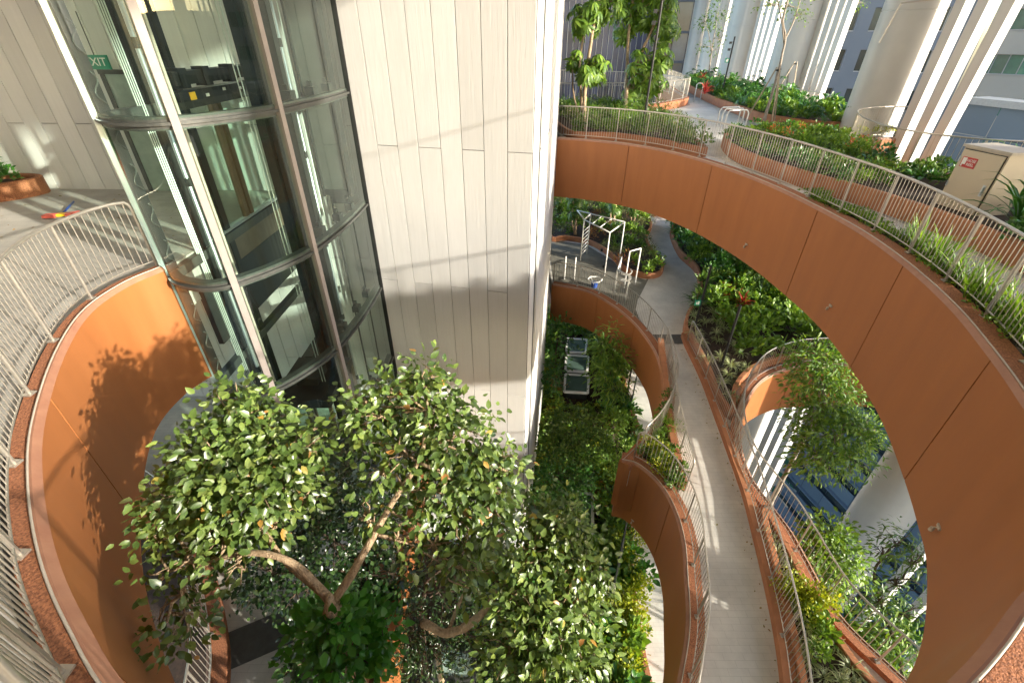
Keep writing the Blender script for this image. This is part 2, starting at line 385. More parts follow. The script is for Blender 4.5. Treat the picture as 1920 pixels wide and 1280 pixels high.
def boards(mb, A, B, cuts, z0, z1, rows, first=0, th=0.03, gap=0.008):
    """vertical boards between plan points A and B; cuts = fractions 0..1; rows = joint heights, alternate boards use alternate rows"""
    A, B = Vector((A[0], A[1], 0)), Vector((B[0], B[1], 0)); d = (B-A); L = d.length; t = d/L; n = Vector((t.y, -t.x, 0))
    for i in range(len(cuts)-1):
        s0, s1 = cuts[i]*L+gap/2, cuts[i+1]*L-gap/2
        js = sorted([z for k, z in enumerate(rows) if (k+i+first) % 2 == 0 and z0 < z < z1])
        zs = [z0]+js+[z1]
        for k in range(len(zs)-1):
            a, b = zs[k]+(gap*.45 if k > 0 else 0), zs[k+1]-(gap*.45 if k < len(zs)-2 else 0)
            c = .006
            p = [A+t*s0, A+t*s1]
            f0 = [p[0]+Vector((0,0,a)), p[1]+Vector((0,0,a)), p[1]+Vector((0,0,b)), p[0]+Vector((0,0,b))]
            q = [A+t*(s0+c), A+t*(s1-c)]
            f1 = [q[0]+n*th+Vector((0,0,a+c)), q[1]+n*th+Vector((0,0,a+c)), q[1]+n*th+Vector((0,0,b-c)), q[0]+n*th+Vector((0,0,b-c))]
            mb.add(f0+f1, [(4,5,6,7), (0,1,5,4), (1,2,6,5), (2,3,7,6), (3,0,4,7)])

# ---- concrete tower
TA, TB, TC = Vector((-3.60, 11.35, 0)), Vector((0.42, 10.45, 0)), Vector((1.66, 19.3, 0))
def cut_face(px, py):
    d = ray(px, py); dd = TB-TA
    # intersection of plan ray with the face line
    a = Matrix(((d.x, -dd.x), (d.y, -dd.y))); t = a.inverted() @ Vector((TA.x, TA.y)); return t[1]
cuts = [0.0]+[cut_face(x, y) for x, y in ((708,269),(746,271),(785,273),(827,276),(867,279),(908,281),(952,284))]+[1.0]
tower = thing("concrete_tower", "tall pale board-marked concrete tower in the middle, right of the glass lift", "tower", (0, 0, 0))
TROWS = [-2.04+3.43*k for k in range(-6, 10)]
TROWS = [z for z in TROWS]
b = MB(); boards(b, TA, TB, cuts, -18.0, 26.0, TROWS, first=1)
b.build("front_face", M['concrete'], tower)
b = MB()
# rounded corner then the long sunlit flank
cor = spline([(0.43, 10.43), (0.50, 10.50), (0.545, 10.62), (0.575, 10.85)], 0.06)
b.strip(zset(cor, -18.0), zset(cor, 26.0)); b.build("corner_strip", M['concrete'], tower, smooth=True)
b = MB(); k = 9
boards(b, (0.60, 10.9), (1.66, 19.3), [i/k for i in range(k+1)], -18.0, 26.0, TROWS, th=0.05, gap=0.05)
b.build("flank", M['concrete'], tower)
b = MB(); core = [(-3.60, 11.36), (0.42, 10.46), (0.60, 10.88), (1.63, 19.35), (1.63, 26.0), (-3.6, 26.0)]
b.poly(core, 26.0, -18.0); b.build("core", M['joint'], tower)

# ---- left wall behind the landing and behind the glass lift
wall = thing("board_wall", "grey board-marked concrete wall behind the left landing and the glass lift", "wall")
b = MB(); n = 49; LROWS = [-1.75+3.43*k for k in range(-6, 10)]
boards(b, (-23.7, 12.03), (-3.62, 12.03), [i/n for i in range(n+1)], -18.0, 26.0, LROWS)
b.build("board_face", M['concrete'], wall)
b = MB(); b.box((-13.65, 12.2, 4.0), (20.1, 0.3, 44)); b.build("backing", M['joint'], wall)

# ---- generic curved parapet: fascia panels, chamfer, trim, pebble strip
def parapet(name, label, path, ztop, zbot, seams, strip_w=0.33, mat='orange', floor_z=None, thick=0.22, trim=True, lift=0.06):
    """path: inner top edge with the void on its left side"""
    root = thing(name, label, "parapet")
    L = [0.0]
    for i in range(1, len(path)): L.append(L[-1]+(path[i]-path[i-1]).length)
    cuts_ = [0.0]+sorted(seams)+[L[-1]]
    f_in = offset(path, 0.06); f_out = offset(path, 0.06-thick)
    for a, e in zip(cuts_[:-1], cuts_[1:]):
        idx = [i for i in range(len(path)) if a+0.012 <= L[i] <= e-0.012]
        def at(s, P):
            for i in range(1, len(P)):
                if L[i] >= s: t = (s-L[i-1])/max(1e-9, L[i]-L[i-1]); return P[i-1].lerp(P[i], t)
            return P[-1]
        I = [at(a+0.012, f_in)]+[f_in[i] for i in idx]+[at(e-0.012, f_in)]
        O = [at(a+0.012, f_out)]+[f_out[i] for i in idx]+[at(e-0.012, f_out)]
        zt = ztop-lift
        b = MB(); b.sweep([zset(I, zbot), zset(I, zt), zset(O, zt), zset(O, zbot)])
        b.build("panel", M[mat], root, smooth=True, angle=R(40))
    b = MB()
    c0 = zset(offset(path, 0.07), ztop-lift+0.002); c1 = zset(offset(path, 0.02), ztop)
    c2 = zset(path, ztop); c3 = zset(path, ztop-lift+0.002)
    b.sweep([c3, c2, c1, c0]); b.build("chamfer_coping", M['chamfer'], root)
    if trim:
        b = MB(); b.tube(zset(offset(path, -0.005), ztop+0.006), 0.010, 6); b.build("edge_trim", M['trim'], root, smooth=True)
    b = MB()
    g0 = zset(offset(path, -0.02), ztop-0.005); g1 = zset(vary(path, strip_w) if callable(strip_w) else offset(path, -strip_w), ztop-0.005)
    zf = floor_z if floor_z is not None else ztop-0.12
    b.sweep([zset(g0, zf-.1), g0, g1, zset(g1, zf-.1)]); b.build("pebble_strip", M['gravel'], root)
    # dark backing that shows as a shadow line in the seams
    b = MB(); k0 = offset(path, 0.06-thick-0.004); k1 = offset(path, 0.06-thick-0.05)
    b.sweep([zset(k0, zbot+.02), zset(k0, ztop-lift-.01), zset(k1, ztop-lift-.01), zset(k1, zbot+.02)]); b.build("backing", M['joint'], root)
    return root

def vary(path, fn):
    return [p-n*fn(p) for p, n in zip(path, normals2(path))]
def ring_off(p):
    t = min(1, max(0, (p.x+5)/11)); t = t*t*(3-2*t); return .09+.14*t
def arc_at(path, p):
    best, s, acc = 1e9, 0, 0.0
    for i in range(len(path)):
        if i: acc += (path[i]-path[i-1]).length
        d = (Vector((path[i].x, path[i].y))-Vector((p[0], p[1]))).length
        if d < best: best, s = d, acc
    return s

# ---- guard rails
def guard_rail(name, label, base, h=1.1, post=1.2, bal=0.11, group=None, rt=0.021, rp=0.018, rb=0.0068, ends=(True, True), z_extra=None, bottom=0.1):
    """base: path on the ground; tube top rail, posts, thin balusters, low rail"""
    root = thing(name, label, "railing", group=group)
    base = resample(base, 0.12); top = [p+Vector((0, 0, h)) for p in base]
    path = []
    r = 0.14
    if ends[0]:
        t = (base[1]-base[0]).normalized()
        path += [base[0]+Vector((0,0,0)), base[0]+Vector((0,0,h-r))]+[base[0]+t*(r*(1-math.cos(a)))+Vector((0,0,h-r+r*math.sin(a))) for a in (R(30), R(60))]
        path += [p for p in top if (p-top[0]).length >= r]
    else: path += top
    if ends[1]:
        t = (base[-2]-base[-1]).normalized()
        path = [p for p in path if not ((p-top[-1]).length < r)]
        path += [base[-1]+t*(r*(1-math.sin(a)))+Vector((0,0,h-r+r*math.cos(a))) for a in (R(10), R(45), R(75))]+[base[-1]+Vector((0,0,h-r)), base[-1]]
    b = MB(); b.tube(path, rt, 8); b.build("top_rail", M['rail'], root, smooth=True)
    b = MB(); b.tube([p+Vector((0,0,bottom)) for p in base], 0.011, 6); b.build("bottom_rail", M['rail'], root, smooth=True)
    pp = resample(base, post)
    for q in pp[1:-1]:
        b = MB(); b.tube([q, q+Vector((0,0,h))], rp, 8); b.box(q+Vector((0,0,.008)), (.09,.09,.016)); b.build("post", M['rail'], root, smooth=True, angle=R(40))
    b = MB()
    for q in resample(base, bal)[1:-1]: b.tube([q+Vector((0,0,bottom)), q+Vector((0,0,h-.01))], rb, 5, caps=False)
    b.build("baluster_infill", M['rail'], root, smooth=True)
    return root

# ---- upper ring (level with the left landing)
RING = [(-5.88,7.02),(-6.08,6.4),(-6.02,5.55),(-5.55,4.52),(-4.80,3.36),(-4.17,2.6),(-3.48,1.92),(-2.85,1.42),(-2.2,1.0),(-1.2,.62),(0.3,.48),(1.5,.68),(2.35,.96),(2.8,1.17),(3.17,1.37),(3.5,1.57),(4.1,1.93),(4.66,2.42),(5.3,3.22),(5.6,3.77),(6.0,4.62),(6.52,5.92),(6.93,7.48),(7.15,9.0),(7.15,10.54),(7.0,12.4),(6.62,14.2),(6.1,15.7),(5.35,17.1),(4.32,18.23),(3.0,19.0),(1.63,19.45)]
ringA = spline([(x, y, 0) for x, y in RING], 0.15)
seamA = [arc_at(ringA, PZ(x, y, -3.2)) for x, y in ((1178,271),(1333,306),(1541,391),(1702,491),(1872,667))]
sA0 = arc_at(ringA, PZ(190, 1240, -3.2)); seamA += [sA0, sA0+3.3, sA0-3.6]
parapet("ring_parapet", "big curved orange parapet of the upper ring, sunlit at left and shaded at right", ringA, -3.2, -5.48, seamA, floor_z=ZA, strip_w=lambda p: ring_off(p)+.05)
guard_rail("guard_rail", "long curved metal railing on top of the upper orange ring", zset(vary(ringA, ring_off), -3.2), bal=0.10, rt=.024, rp=.02)

b = MB(); inner = vary(ringA, lambda p: ring_off(p)+.03)
VOIDBACK = [(2.0, 27.4), (5.0, 27.6), (7.3, 28.2), (8.9, 29.8), (10.6, 32.2), (11.3, 36), (12.5, 45), (14, 62)]
LOOPA = [(15.5, 19.6), (14.2, 19.4), (12.9, 18.6), (12.0, 17.2), (11.4, 15.6), (11.25, 14.4), (11.7, 13.3), (12.7, 12.7), (15.0, 12.3)]
loopA = spline([(x, y, 0) for x, y in reversed(LOOPA)], 0.15)          # void on the right
outer = [(-5.92, 7.05), (-5.92, 12.0), (-24, 12.0), (-24, -7), (9.0, -7), (9.2, 0.6), (13.6, 1.2), (15.0, 12.3)]+[(p.x, p.y) for p in loopA[1:]]+[(15.5, 19.6), (15.6, 30), (16.6, 44), (18, 62)]+list(reversed(VOIDBACK))+[(1.9, 20.0)]
polyA = outer+[(p.x, p.y) for p in reversed(inner)]
b.poly(polyA, ZA, ZA-0.85); tag(b.build("upper_floor", M['floor']), kind='structure')

b = MB(); b.poly([(8.0,18.6),(7.35,16.6),(7.18,14.95),(7.45,13.6),(7.75,12.5),(8.3,11.1),(8.68,9.1),(8.66,7.3),(8.2,5.2),(7.2,3.2),(5.9,1.5),
                  (5.0,2.4),(6.1,3.9),(7.0,6.0),(7.45,8.0),(7.60,10.5),(7.42,12.6),(7.0,14.3),(6.55,15.9),(6.6,17.2),(7.1,19.5),(7.4,22.5),(7.6,26.5),(9.0,29.0),(10.9,31.6),(12.1,36),(13.2,36),(12.25,31),(11.95,27.0),(11.4,24.4),(10.2,22.2),(9.0,20.4)], ZA+0.008)
tag(b.build("upper_path", M['path']), kind='structure')

# ---- kerbed planting beds
def bed(name, label, pts, zf, h, mat='orange_top', w=0.14, soil=True, step=0.18, crown=0.12, cat="planter"):
    """closed kerb wall with a soil surface inside"""
    path = spline([(x, y, 0) for x, y in pts], step, closed=True)[:-1]
    area = sum(path[i].x*path[(i+1) % len(path)].y-path[(i+1) % len(path)].x*path[i].y for i in range(len(path)))
    if area < 0: path.reverse()
    root = thing(name, label, cat)
    inn = offset(path, w, closed=True)
    b = MB(); b.sweep([zset(path, zf-.05), zset(path, zf+h-.015), zset(offset(path, .015, closed=True), zf+h), zset(offset(path, w-.015, closed=True), zf+h), zset(inn, zf+h-.015), zset(inn, zf-.05)], closed=True)
    b.build("kerb", M[mat], root)
    if soil:
        b = MB(); b.poly([(p.x, p.y) for p in inn], zf+h-crown); b.build("soil", M['soil'], root)
    return root, [(p.x, p.y) for p in inn]

BEDS = {}
_, BEDS['A_round'] = bed("planting_bed", "curved orange kerbed bed on the upper ring with red flowers", [(7.75,18.2),(8.3,19.2),(9.4,19.3),(10.8,18.4),(11.5,17.4),(11.0,15.7),(10.9,14.0),(11.3,12.9),(12.4,12.2),(12.8,10.0),(12.5,7.0),(11.5,4.0),(9.5,3.2),(8.5,4.6),(8.8,7.2),(8.82,9.1),(8.42,11.1),(7.88,12.5),(7.42,14.4),(7.35,16.4)], ZA, 0.42)
_, BEDS['A_back'] = bed("planting_bed", "long orange kerbed bed at the back of the upper ring with slim trees", [(13.0,36.5),(12.35,31.0),(12.1,27.0),(11.9,24.4),(12.6,22.6),(13.9,21.6),(15.3,22.6),(15.4,28),(15.6,34),(16.2,44),(14.5,44)], ZA, 0.45)
_, BEDS['A_left'] = bed("planting_bed", "orange kerbed bed beside the tower with umbrella trees", [(2.15,20.2),(4.0,19.35),(5.5,18.0),(6.45,16.5),(6.75,17.3),(6.9,19.5),(7.2,22.5),(7.35,26),(6.3,27.4),(2.2,27.2)], ZA, 0.30)
_, BEDS['A_wall'] = bed("planting_bed", "small orange rendered planter against the grey wall at far left", [(-12.0,11.9),(-12.1,10.9),(-13.5,10.35),(-16,10.0),(-18,10.0),(-18,11.9),(-15,11.95)], ZA, 0.40, mat='gravel')

# front strip of low planting at the foot of the ring rail
ia = [p for p in offset(ringA, -0.30) if p.x > 4.5 and 2.6 < p.y < 11.8]
ib = offset(ia, -0.36)
b = MB(); b.strip(zset(ia, ZA+.05), zset(ib, ZA+.05)); b.strip(zset(ib, ZA+.05), zset(ib, ZA-.05)); tag(b.build("verge_soil", M['soil']), kind='structure')
VERGE = (ia, ib)

# upper loop void by the columns and the far void
parapet("loop_parapet", "orange parapet round the small upper void beside the big column", list(reversed(loopA)), -3.15, -4.9, [3.0, 6.0], floor_z=ZA)
guard_rail("guard_rail", "curved railing round the small void beside the big white column", zset(offset(list(reversed(loopA)), -0.2), -3.15), bal=0.13, post=1.4)
vb = spline([(x, y, 0) for x, y in VOIDBACK[:-1]], 0.2)
parapet("back_parapet", "orange parapet along the far back void of the upper ring", vb, -2.9, -4.9, [6, 12, 18], floor_z=ZA)
guard_rail("guard_rail", "railing along the far void behind the umbrella trees", zset(offset(vb, -0.2), -2.95), bal=0.16, post=1.6)
vc = spline([(11.6, 36, 0), (10.6, 41, 0), (7, 44, 0), (2, 45, 0)], 0.3)
guard_rail("guard_rail", "farthest short curved railing behind the back void", zset(vc, -3.2), bal=0.2, post=2)
vd = spline([(15.9, 44, 0), (15.5, 37, 0), (15.35, 30, 0), (15.2, 24.2, 0)], 0.3)
guard_rail("guard_rail", "straight railing between the back bed and the white columns", zset(vd, -3.2), bal=0.14, post=1.6)

# ---- level B
V1 = [(1.99,20.69),(3.64,19.95),(4.68,18.52),(5.32,16.95),(5.66,15.1),(5.62,13.68),(5.41,12.43),(4.96,11.32),(4.25,10.21),(3.62,9.55),(3.25,9.2)]
v1 = spline([(x, y, 0) for x, y in V1], 0.15)
V1b = [(3.25,9.2),(3.67,9.05),(4.11,8.42),(4.31,7.56),(4.27,6.64),(4.05,5.71),(3.80,4.78),(3.44,3.98),(2.7,2.7),(1.6,1.4),(0.2,.6)]
v1b = spline([(x, y, 0) for x, y in V1b], 0.15)
# void lies on the left of a path walked from the far end towards us? keep it on the left
v1l = list(reversed(v1)); v1bl = list(reversed(v1b))
parapet("lower_parapet", "curved orange parapet of the lower deck around the garden void", v1l, -10.2, -12.25, [arc_at(v1l, PZ(x, y, -10.2)) for x, y in ((1120,555),(1190,607))], floor_z=ZB)
parapet("walkway_parapet", "orange parapet with a pointed end beside the pale walkway", v1bl, -10.185, -12.75, [arc_at(v1bl, PZ(x, y, -10.4)) for x, y in ((1247,955),)], floor_z=ZB, strip_w=0.30)
b = MB(); b.poly([(3.16,9.2),(3.55,9.62),(4.05,10.15),(4.25,9.7),(4.0,9.0),(3.7,8.9),(3.3,9.08)], -10.23, -12.2); tip = b.build("parapet_tip", M['orange']); tip.parent = [o for o in bpy.data.objects if o.name == "walkway_parapet"][0]
guard_rail("guard_rail", "railing on the lower orange parapet by the exercise deck", zset(offset(v1l, -0.22), -10.2)[4:], bal=0.13)
guard_rail("guard_rail", "railing on the pointed orange parapet left of the pale walkway", zset(offset(v1bl, -0.14), -10.19)[:-2], bal=0.12)

V2 = [(14.6,13.9),(13.2,14.0),(11.75,13.92),(10.44,13.71),(9.14,13.05),(8.11,12.0),(7.4,10.9),(6.9,9.7),(6.72,8.6),(6.86,7.6),(6.98,6.9),(6.98,6.2),(7.0,4.99),(7.44,3.99),(8.3,2.6),(9.5,1.2)]
v2 = spline([(x, y, 0) for x, y in V2], 0.15)      # walking far -> near the void is on the left
parapet("loop_parapet", "sunlit orange parapet curving round the lower right void", v2, -10.15, -12.2, [4.0, 8.0, 13.0], floor_z=ZB, strip_w=0.25)
guard_rail("guard_rail", "railing curving round the lower right void over the street", zset(offset(v2, -0.16), -10.15), bal=0.13)
polyB = [(p.x, p.y) for p in offset(v1, 0.3)]+[(p.x, p.y) for p in offset(v1b, 0.3)[2:]]+[(0.0, 0.0), (0, -3), (10.5, -3), (9.8, 1.1)]+[(p.x, p.y) for p in list(reversed(offset(v2, -0.25)))]+[(15.2, 14.2), (15.4, 60), (2.0, 60), (2.0, 21.0)]
b = MB(); b.poly(polyB, ZB, ZB-0.8); tag(b.build("lower_floor", M['path']), kind='structure')
# exercise deck
deckR = [PZ(x, y, ZB) for x, y in ((1216,523),(1205,545),(1196,562),(1192,580),(1197,605),(1203,618))]
deck = [(2.2,26.7),(2.75,26.79),(4.46,26.13),(5.65,23.77),(5.9,22.2),(6.87,21.41)]+[(p.x, p.y) for p in deckR]+[(5.72,15.6),(5.62,17.05),(4.95,18.75),(3.8,20.28),(2.1,21.05)]
b = MB(); b.poly(deck, ZB+.008); tag(b.build("exercise_deck", M['deck']), kind='structure')
p = [PZ(x, y, ZB) for x, y in ((1218,627),(1280,627),(1283,645),(1222,645))]
b = MB(); b.poly([(q.x, q.y) for q in p], ZB+.008); tag(b.build("threshold_strip", M['strip']), kind='structure')
# kerb left of the walkway and the wedge bed between it and the void
WL = [(6.12,15.4),(5.9,14.3),(5.62,12.85),(5.17,10.7),(4.93,9.2),(4.80,8.2)]
wl = spline([(x, y, 0) for x, y in WL], 0.2)
b = MB(); o2 = offset(wl, -0.22); b.sweep([zset(wl, ZB-.02), zset(wl, ZB+.32), zset(o2, ZB+.32), zset(o2, ZB-.02)])
tag(b.build("kerb_wall", M['orange_top']), "low orange kerb wall along the left edge of the pale walkway", "kerb")
wl2 = spline([(x, y, 0) for x, y in [(5.98,14.9),(5.54,12.85),(5.08,10.68),(4.85,9.2),(4.72,8.15)]], 0.2)
guard_rail("guard_rail", "inner railing along the left edge of the pale walkway", zset(offset(wl2, .04), ZB+.1), bal=0.12, h=1.15)
wedge = [(5.45,12.6),(5.28,11.7),(4.95,11.0),(4.35,10.0),(3.85,9.35),(4.25,8.85),(4.55,8.2),(4.66,8.2),(4.76,9.2),(4.98,10.7),(5.36,12.2)]
b = MB(); b.poly(wedge, ZB+.12, ZB-.02); tag(b.build("wedge_soil", M['soil']), kind='structure'); BEDS['wedge'] = wedge
# kerb right of the walkway
WR = [(7.05,16.0),(6.98,15.27),(6.88,13.18),(6.64,10.94),(6.45,9.35),(6.28,8.02),(6.02,6.75),(5.78,5.68),(5.52,4.66),(5.21,3.71),(4.6,2.2)]
wr = spline([(x, y, 0) for x, y in WR], 0.2)
b = MB(); o2 = offset(wr, 0.24); b.sweep([zset(wr, ZB-.02), zset(wr, ZB+.22), zset(o2, ZB+.22), zset(o2, ZB-.02)])
tag(b.build("kerb_wall", M['orange_top']), "orange kerb wall along the right edge of the pale walkway", "kerb")
guard_rail("guard_rail", "railing along the right edge of the pale walkway", zset(offset(wr, .10), ZB+.21)[3:], bal=0.12, h=1.0)
b = MB(); hr = offset(wr, -0.06)[32:58]
b.tube([p+Vector((0,0,z)) for p, z in zip(hr, [.0]+[.55]*(len(hr)-2)+[.0])], 0.014, 6); tag(b.build("low_handrail", M['rail']), "thin low handrail on the right side of the pale walkway", "handrail")
# big bed on the right of the walkway
_, BEDS['B_big'] = bed("planting_bed", "large planted orange kerbed bed right of the pale path with red cordylines", [(7.25,15.6),(7.2,16.2),(7.66,17.4),(8.6,18.9),(9.12,20.0),(9.72,22.4),(9.52,24.6),(10.0,28.0),(10.9,29.6),(13,30.2),(15.1,30),(15.1,20),(14.9,14.45),(11.75,14.4),(10.3,14.1),(8.95,13.45),(7.85,12.35),(7.15,11.0),(6.98,12.0),(7.15,13.4)], ZB, 0.40)
_, BEDS['B_slim'] = bed("planting_bed", "narrow bed of spider plants between the walkway and the street void", [(6.62,7.4),(6.40,7.3),(6.05,5.9),(5.78,4.75),(5.45,3.6),(4.9,2.2),(5.2,1.2),(7.6,1.2),(7.35,2.8),(6.78,4.0),(6.66,5.2),(6.68,6.4)], ZB, 0.30)
_, BEDS['B_left'] = bed("planting_bed", "orange kerbed bed behind the white climbing frame", [(2.3,27.0),(3.2,26.9),(4.46,26.3),(5.15,25.3),(5.65,23.9),(5.95,22.35),(6.87,21.55),(7.75,21.85),(8.22,23.1),(8.1,25.0),(8.3,27.0),(9.3,30.4),(8,36),(3,36),(2.3,32)], ZB, 0.30)
# far rail of the lower deck
guard_rail("guard_rail", "far railing behind the exercise deck trees", zset(spline([(2.2,37,0),(6,37.2,0),(9,38.5,0),(12,41,0)], .3), ZB), bal=0.2, post=1.8)
guard_rail("guard_rail", "railing between the big bed and the white columns", zset(spline([(15.15,34,0),(15.2,27,0),(15.15,22,0),(15.1,16,0),(14.9,14.6,0)], .3), ZB+.1), bal=0.15, post=1.6)
b = MB(); q = spline([(9.9,31.5,0),(11.5,33.5,0),(13,34.2,0),(15,34.0,0)], .25); o2 = offset(q, .2); b.sweep([zset(q, ZB), zset(q, ZB+1.0), zset(o2, ZB+1.0), zset(o2, ZB)])
tag(b.build("kerb_wall", M['orange']), "pale orange curved wall at the far end of the lower path", "wall")

# ---- level B, left landing seen under the ring
curbL = [(-11.5,8.6),(-8.78,7.39),(-7.75,6.35),(-6.92,5.46),(-6.1,4.37),(-5.67,3.63),(-5.3,2.6),(-5.1,1.0)]
cl = spline([(x, y, 0) for x, y in curbL], 0.2)
polyBL = [(p.x, p.y) for p in cl]+[(-5, -4), (-2.2, -4), (-2.3, 3.0), (-2.55, 5.5), (-2.6, 7.6), (-2.7, 9.6), (-2.95, 11.15), (-3.6, 11.3), (-5.9, 12.0), (-24, 12), (-24, 9.5)]
b = MB(); b.poly(polyBL, ZB, ZB-0.8); tag(b.build("lower_landing", M['path']), kind='structure')
p = [PZ(x, y, ZB) for x, y in ((405,1195),(560,1130),(610,1178),(402,1268))]
b = MB(); b.poly([(q.x, q.y) for q in p], ZB+.008); tag(b.build("threshold_strip", M['strip']), kind='structure')
parapet("landing_parapet", "dim orange parapet of the lower left landing", list(cl)[::-1], -10.05, -12.1, [4.0], floor_z=ZB, strip_w=0.3)
guard_rail("guard_rail", "railing on the dim orange parapet at lower left", zset(offset(list(cl)[::-1], -0.06), -10.05), bal=0.12)
edge = spline([(-2.3,2.0,0),(-2.55,5.5,0),(-2.6,7.6,0),(-2.7,9.6,0),(-2.9,11.0,0)], .2)
b = MB(); o2 = offset(edge, -.16); b.sweep([zset(edge, ZB-1.0), zset(edge, ZB+.45), zset(o2, ZB+.45), zset(o2, ZB-1.0)])
tag(b.build("kerb_wall", M['orange']), "orange edge wall glimpsed through the tree leaves", "kerb")

# ---- level C garden
b = MB(); b.poly([(-24, -6), (8.6, -6), (8.6, 6), (9.4, 9), (10.6, 12), (10.6, 60), (-24, 60)], ZC, ZC-1.0); tag(b.build("garden_soil", M['soil']), kind='structure')
b = MB(); cL = spline([(p.x, p.y, 0) for p in [PZ(x, y, ZC) for x, y in ((1168,690),(1180,760),(1200,815),(1195,900),(1183,1000),(1188,1100),(1212,1250),(1235,1330))]], .3)
cR = offset(cL, 2.2); b.strip(zset(cL, ZC+.03), zset(cR, ZC+.03)); tag(b.build("garden_path", M['path']), kind='structure')
o2 = offset(cL, -.16); b = MB(); b.sweep([zset(cL, ZC), zset(cL, ZC+.3), zset(o2, ZC+.3), zset(o2, ZC)]); tag(b.build("kerb_wall", M['orange_top']), "orange kerb of the garden path far below", "kerb")
b = MB(); b.poly([(-400, -300), (600, -300), (600, 900), (-400, 900)], ZG); tag(b.build("ground", surf("street_asphalt", (0.10, 0.10, 0.10), (0.06, 0.06, 0.06), scale=.3)), kind='structure')

# ---- columns and fins of the facade
COLS = [(15.9, 12.3), (15.0, 21.2), (16.3, 31.8), (17.6, 42.6), (19.4, 53.0), (21.4, 64.0), (16.2, 5.4), (16.2, -2.9), (16.0, -15.8)]
CLAB = ["big white column nearest, seen below the ring at lower right", "big white round column beside the upper loop railing", "white round column behind the slim staked trees", "white column behind the black lamp post", "fourth white column at the back, half in shade", "farthest white column by the blue glass tower", None, None, None]
CLAB[6:] = ["added unseen column behind the viewer, nearest", "added unseen column behind the viewer, second", "added unseen column behind the viewer, third"]  # unseen columns, added and spaced to break up the sunlight
for (x, y), lab in zip(COLS, CLAB):
    t = thing("round_column", lab, "column", (x, y, 0), group="white facade columns")
    rr = 1.0
    b = MB(); zz = [-70, -17.3, -13.2, -6.1, 1.0, 8.1, 15.2, 26.0]
    for z0, z1 in zip(zz[:-1], zz[1:]):
        b.lathe([(rr-.02, z0), (rr-.02, z0+.02), (rr, z0+.03), (rr, z1-.012), (rr-.02, z1)], n=48)
    b.build("shaft", M['column'], t, smooth=True, angle=R(50))
def fin(x, y, lean, label, w=0.62, d=0.30, rz=0.0, z0=-60, z1=26, group="white facade fins", leany=-.0):
    """a tall leaning blade made of two strips with a dark joint"""
    t = thing("facade_fin", label, "fin", (x, y, 0), group=group)
    for k, (a, e, mm) in enumerate(((-w/2, -w*0.13, 'fin'), (-w*0.13+.02, w/2, 'fin'))):
        b = MB(); vs_ = []
        for z in (z0, -8, z1):
            ox = lean*max(0, z+8)*(1 if z < 20 else .75); oy = leany*max(0, z+8)
            for (u, v) in ((a, -d/2), (e, -d/2), (e, d/2), (a, d/2)):
                c, s = math.cos(rz), math.sin(rz)
                vs_.append((ox+u*c-v*s, oy+u*s+v*c, z))
        fs = []
        for q in (0, 4):
            for i in range(4): j = (i+1) % 4; fs.append((q+i, q+j, q+4+j, q+4+i))
        fs += [(3,2,1,0), (8,9,10,11)]
        b.add(vs_, fs); b.build("blade", M[mm], t)
    return t
# near big column: three broad fins leaning outwards
n1 = ["first broad white fin against the big column", "second broad white fin right of the big column", "third broad white fin, outermost beside the blue building"]
for k, (tx, lean) in enumerate(((0.785, 0.02), (0.815, 0.045), (0.848, 0.075))):
    Y = 19.6-1.0*k; fin(Y*tx+.0, Y, lean, n1[k], w=0.62, rz=R(28))
ordn = ["first", "second", "third", "fourth", "fifth"]
for ci, (cx, cy) in ((2, COLS[2]), (3, COLS[3]), (4, COLS[4]), (5, COLS[5])):
    t0, dt, y0, dy = {2: (.553, .011, 30.9, .55), 3: (.440, .0085, 41.4, .7), 4: (.389, .007, 51.6, .8), 5: (.349, .006, 62.4, .9)}[ci]
    for k in range(4):
        Y = y0-dy*k; fin((t0+dt*k)*Y, Y, 0.012*k, "%s narrow white fin right of the %s column from the front" % (ordn[k], ("", "", "second", "third", "fourth", "farthest")[ci]), w=0.42, rz=R(25))
for k in range(3):
    fin(17.1+.3*k, 11.0-1.0*k, 0.05, "%s white fin beside the lowest right column" % ordn[k], w=0.7, rz=R(20))
    if k < 1: fin(16.6, 4.2-.9*k, 0.02, "%s added unseen fin by the first column behind the viewer" % ordn[k], w=0.6, rz=R(20))  # unseen fin, added beside the gap that lets the sun in
    if k < 0: fin(16.6, -4.5-.9*k, 0.02, "%s added unseen fin by the second column behind the viewer" % ordn[k], w=0.6, rz=R(20))

b = MB(); b.poly([(3.0, -21), (17.5, -21), (17.5, 2.3), (3.0, 2.3)], 7.9, 7.1); tag(b.build("shading_slab", surf("shading_slab_paint", (.5, .49, .47), rough=.8)), kind='structure')  # unseen partial slab, added to keep the sun off the left wall
# the added slab above closes the garden off from the zenith
b = MB(); b.poly([(-24, -22), (17.5, -22), (17.5, 20), (20, 64), (-24, 64)], 27.0, 26.0); tag(b.build("ceiling", surf("soffit_paint", (.6, .59, .57), rough=.7)), kind='structure')

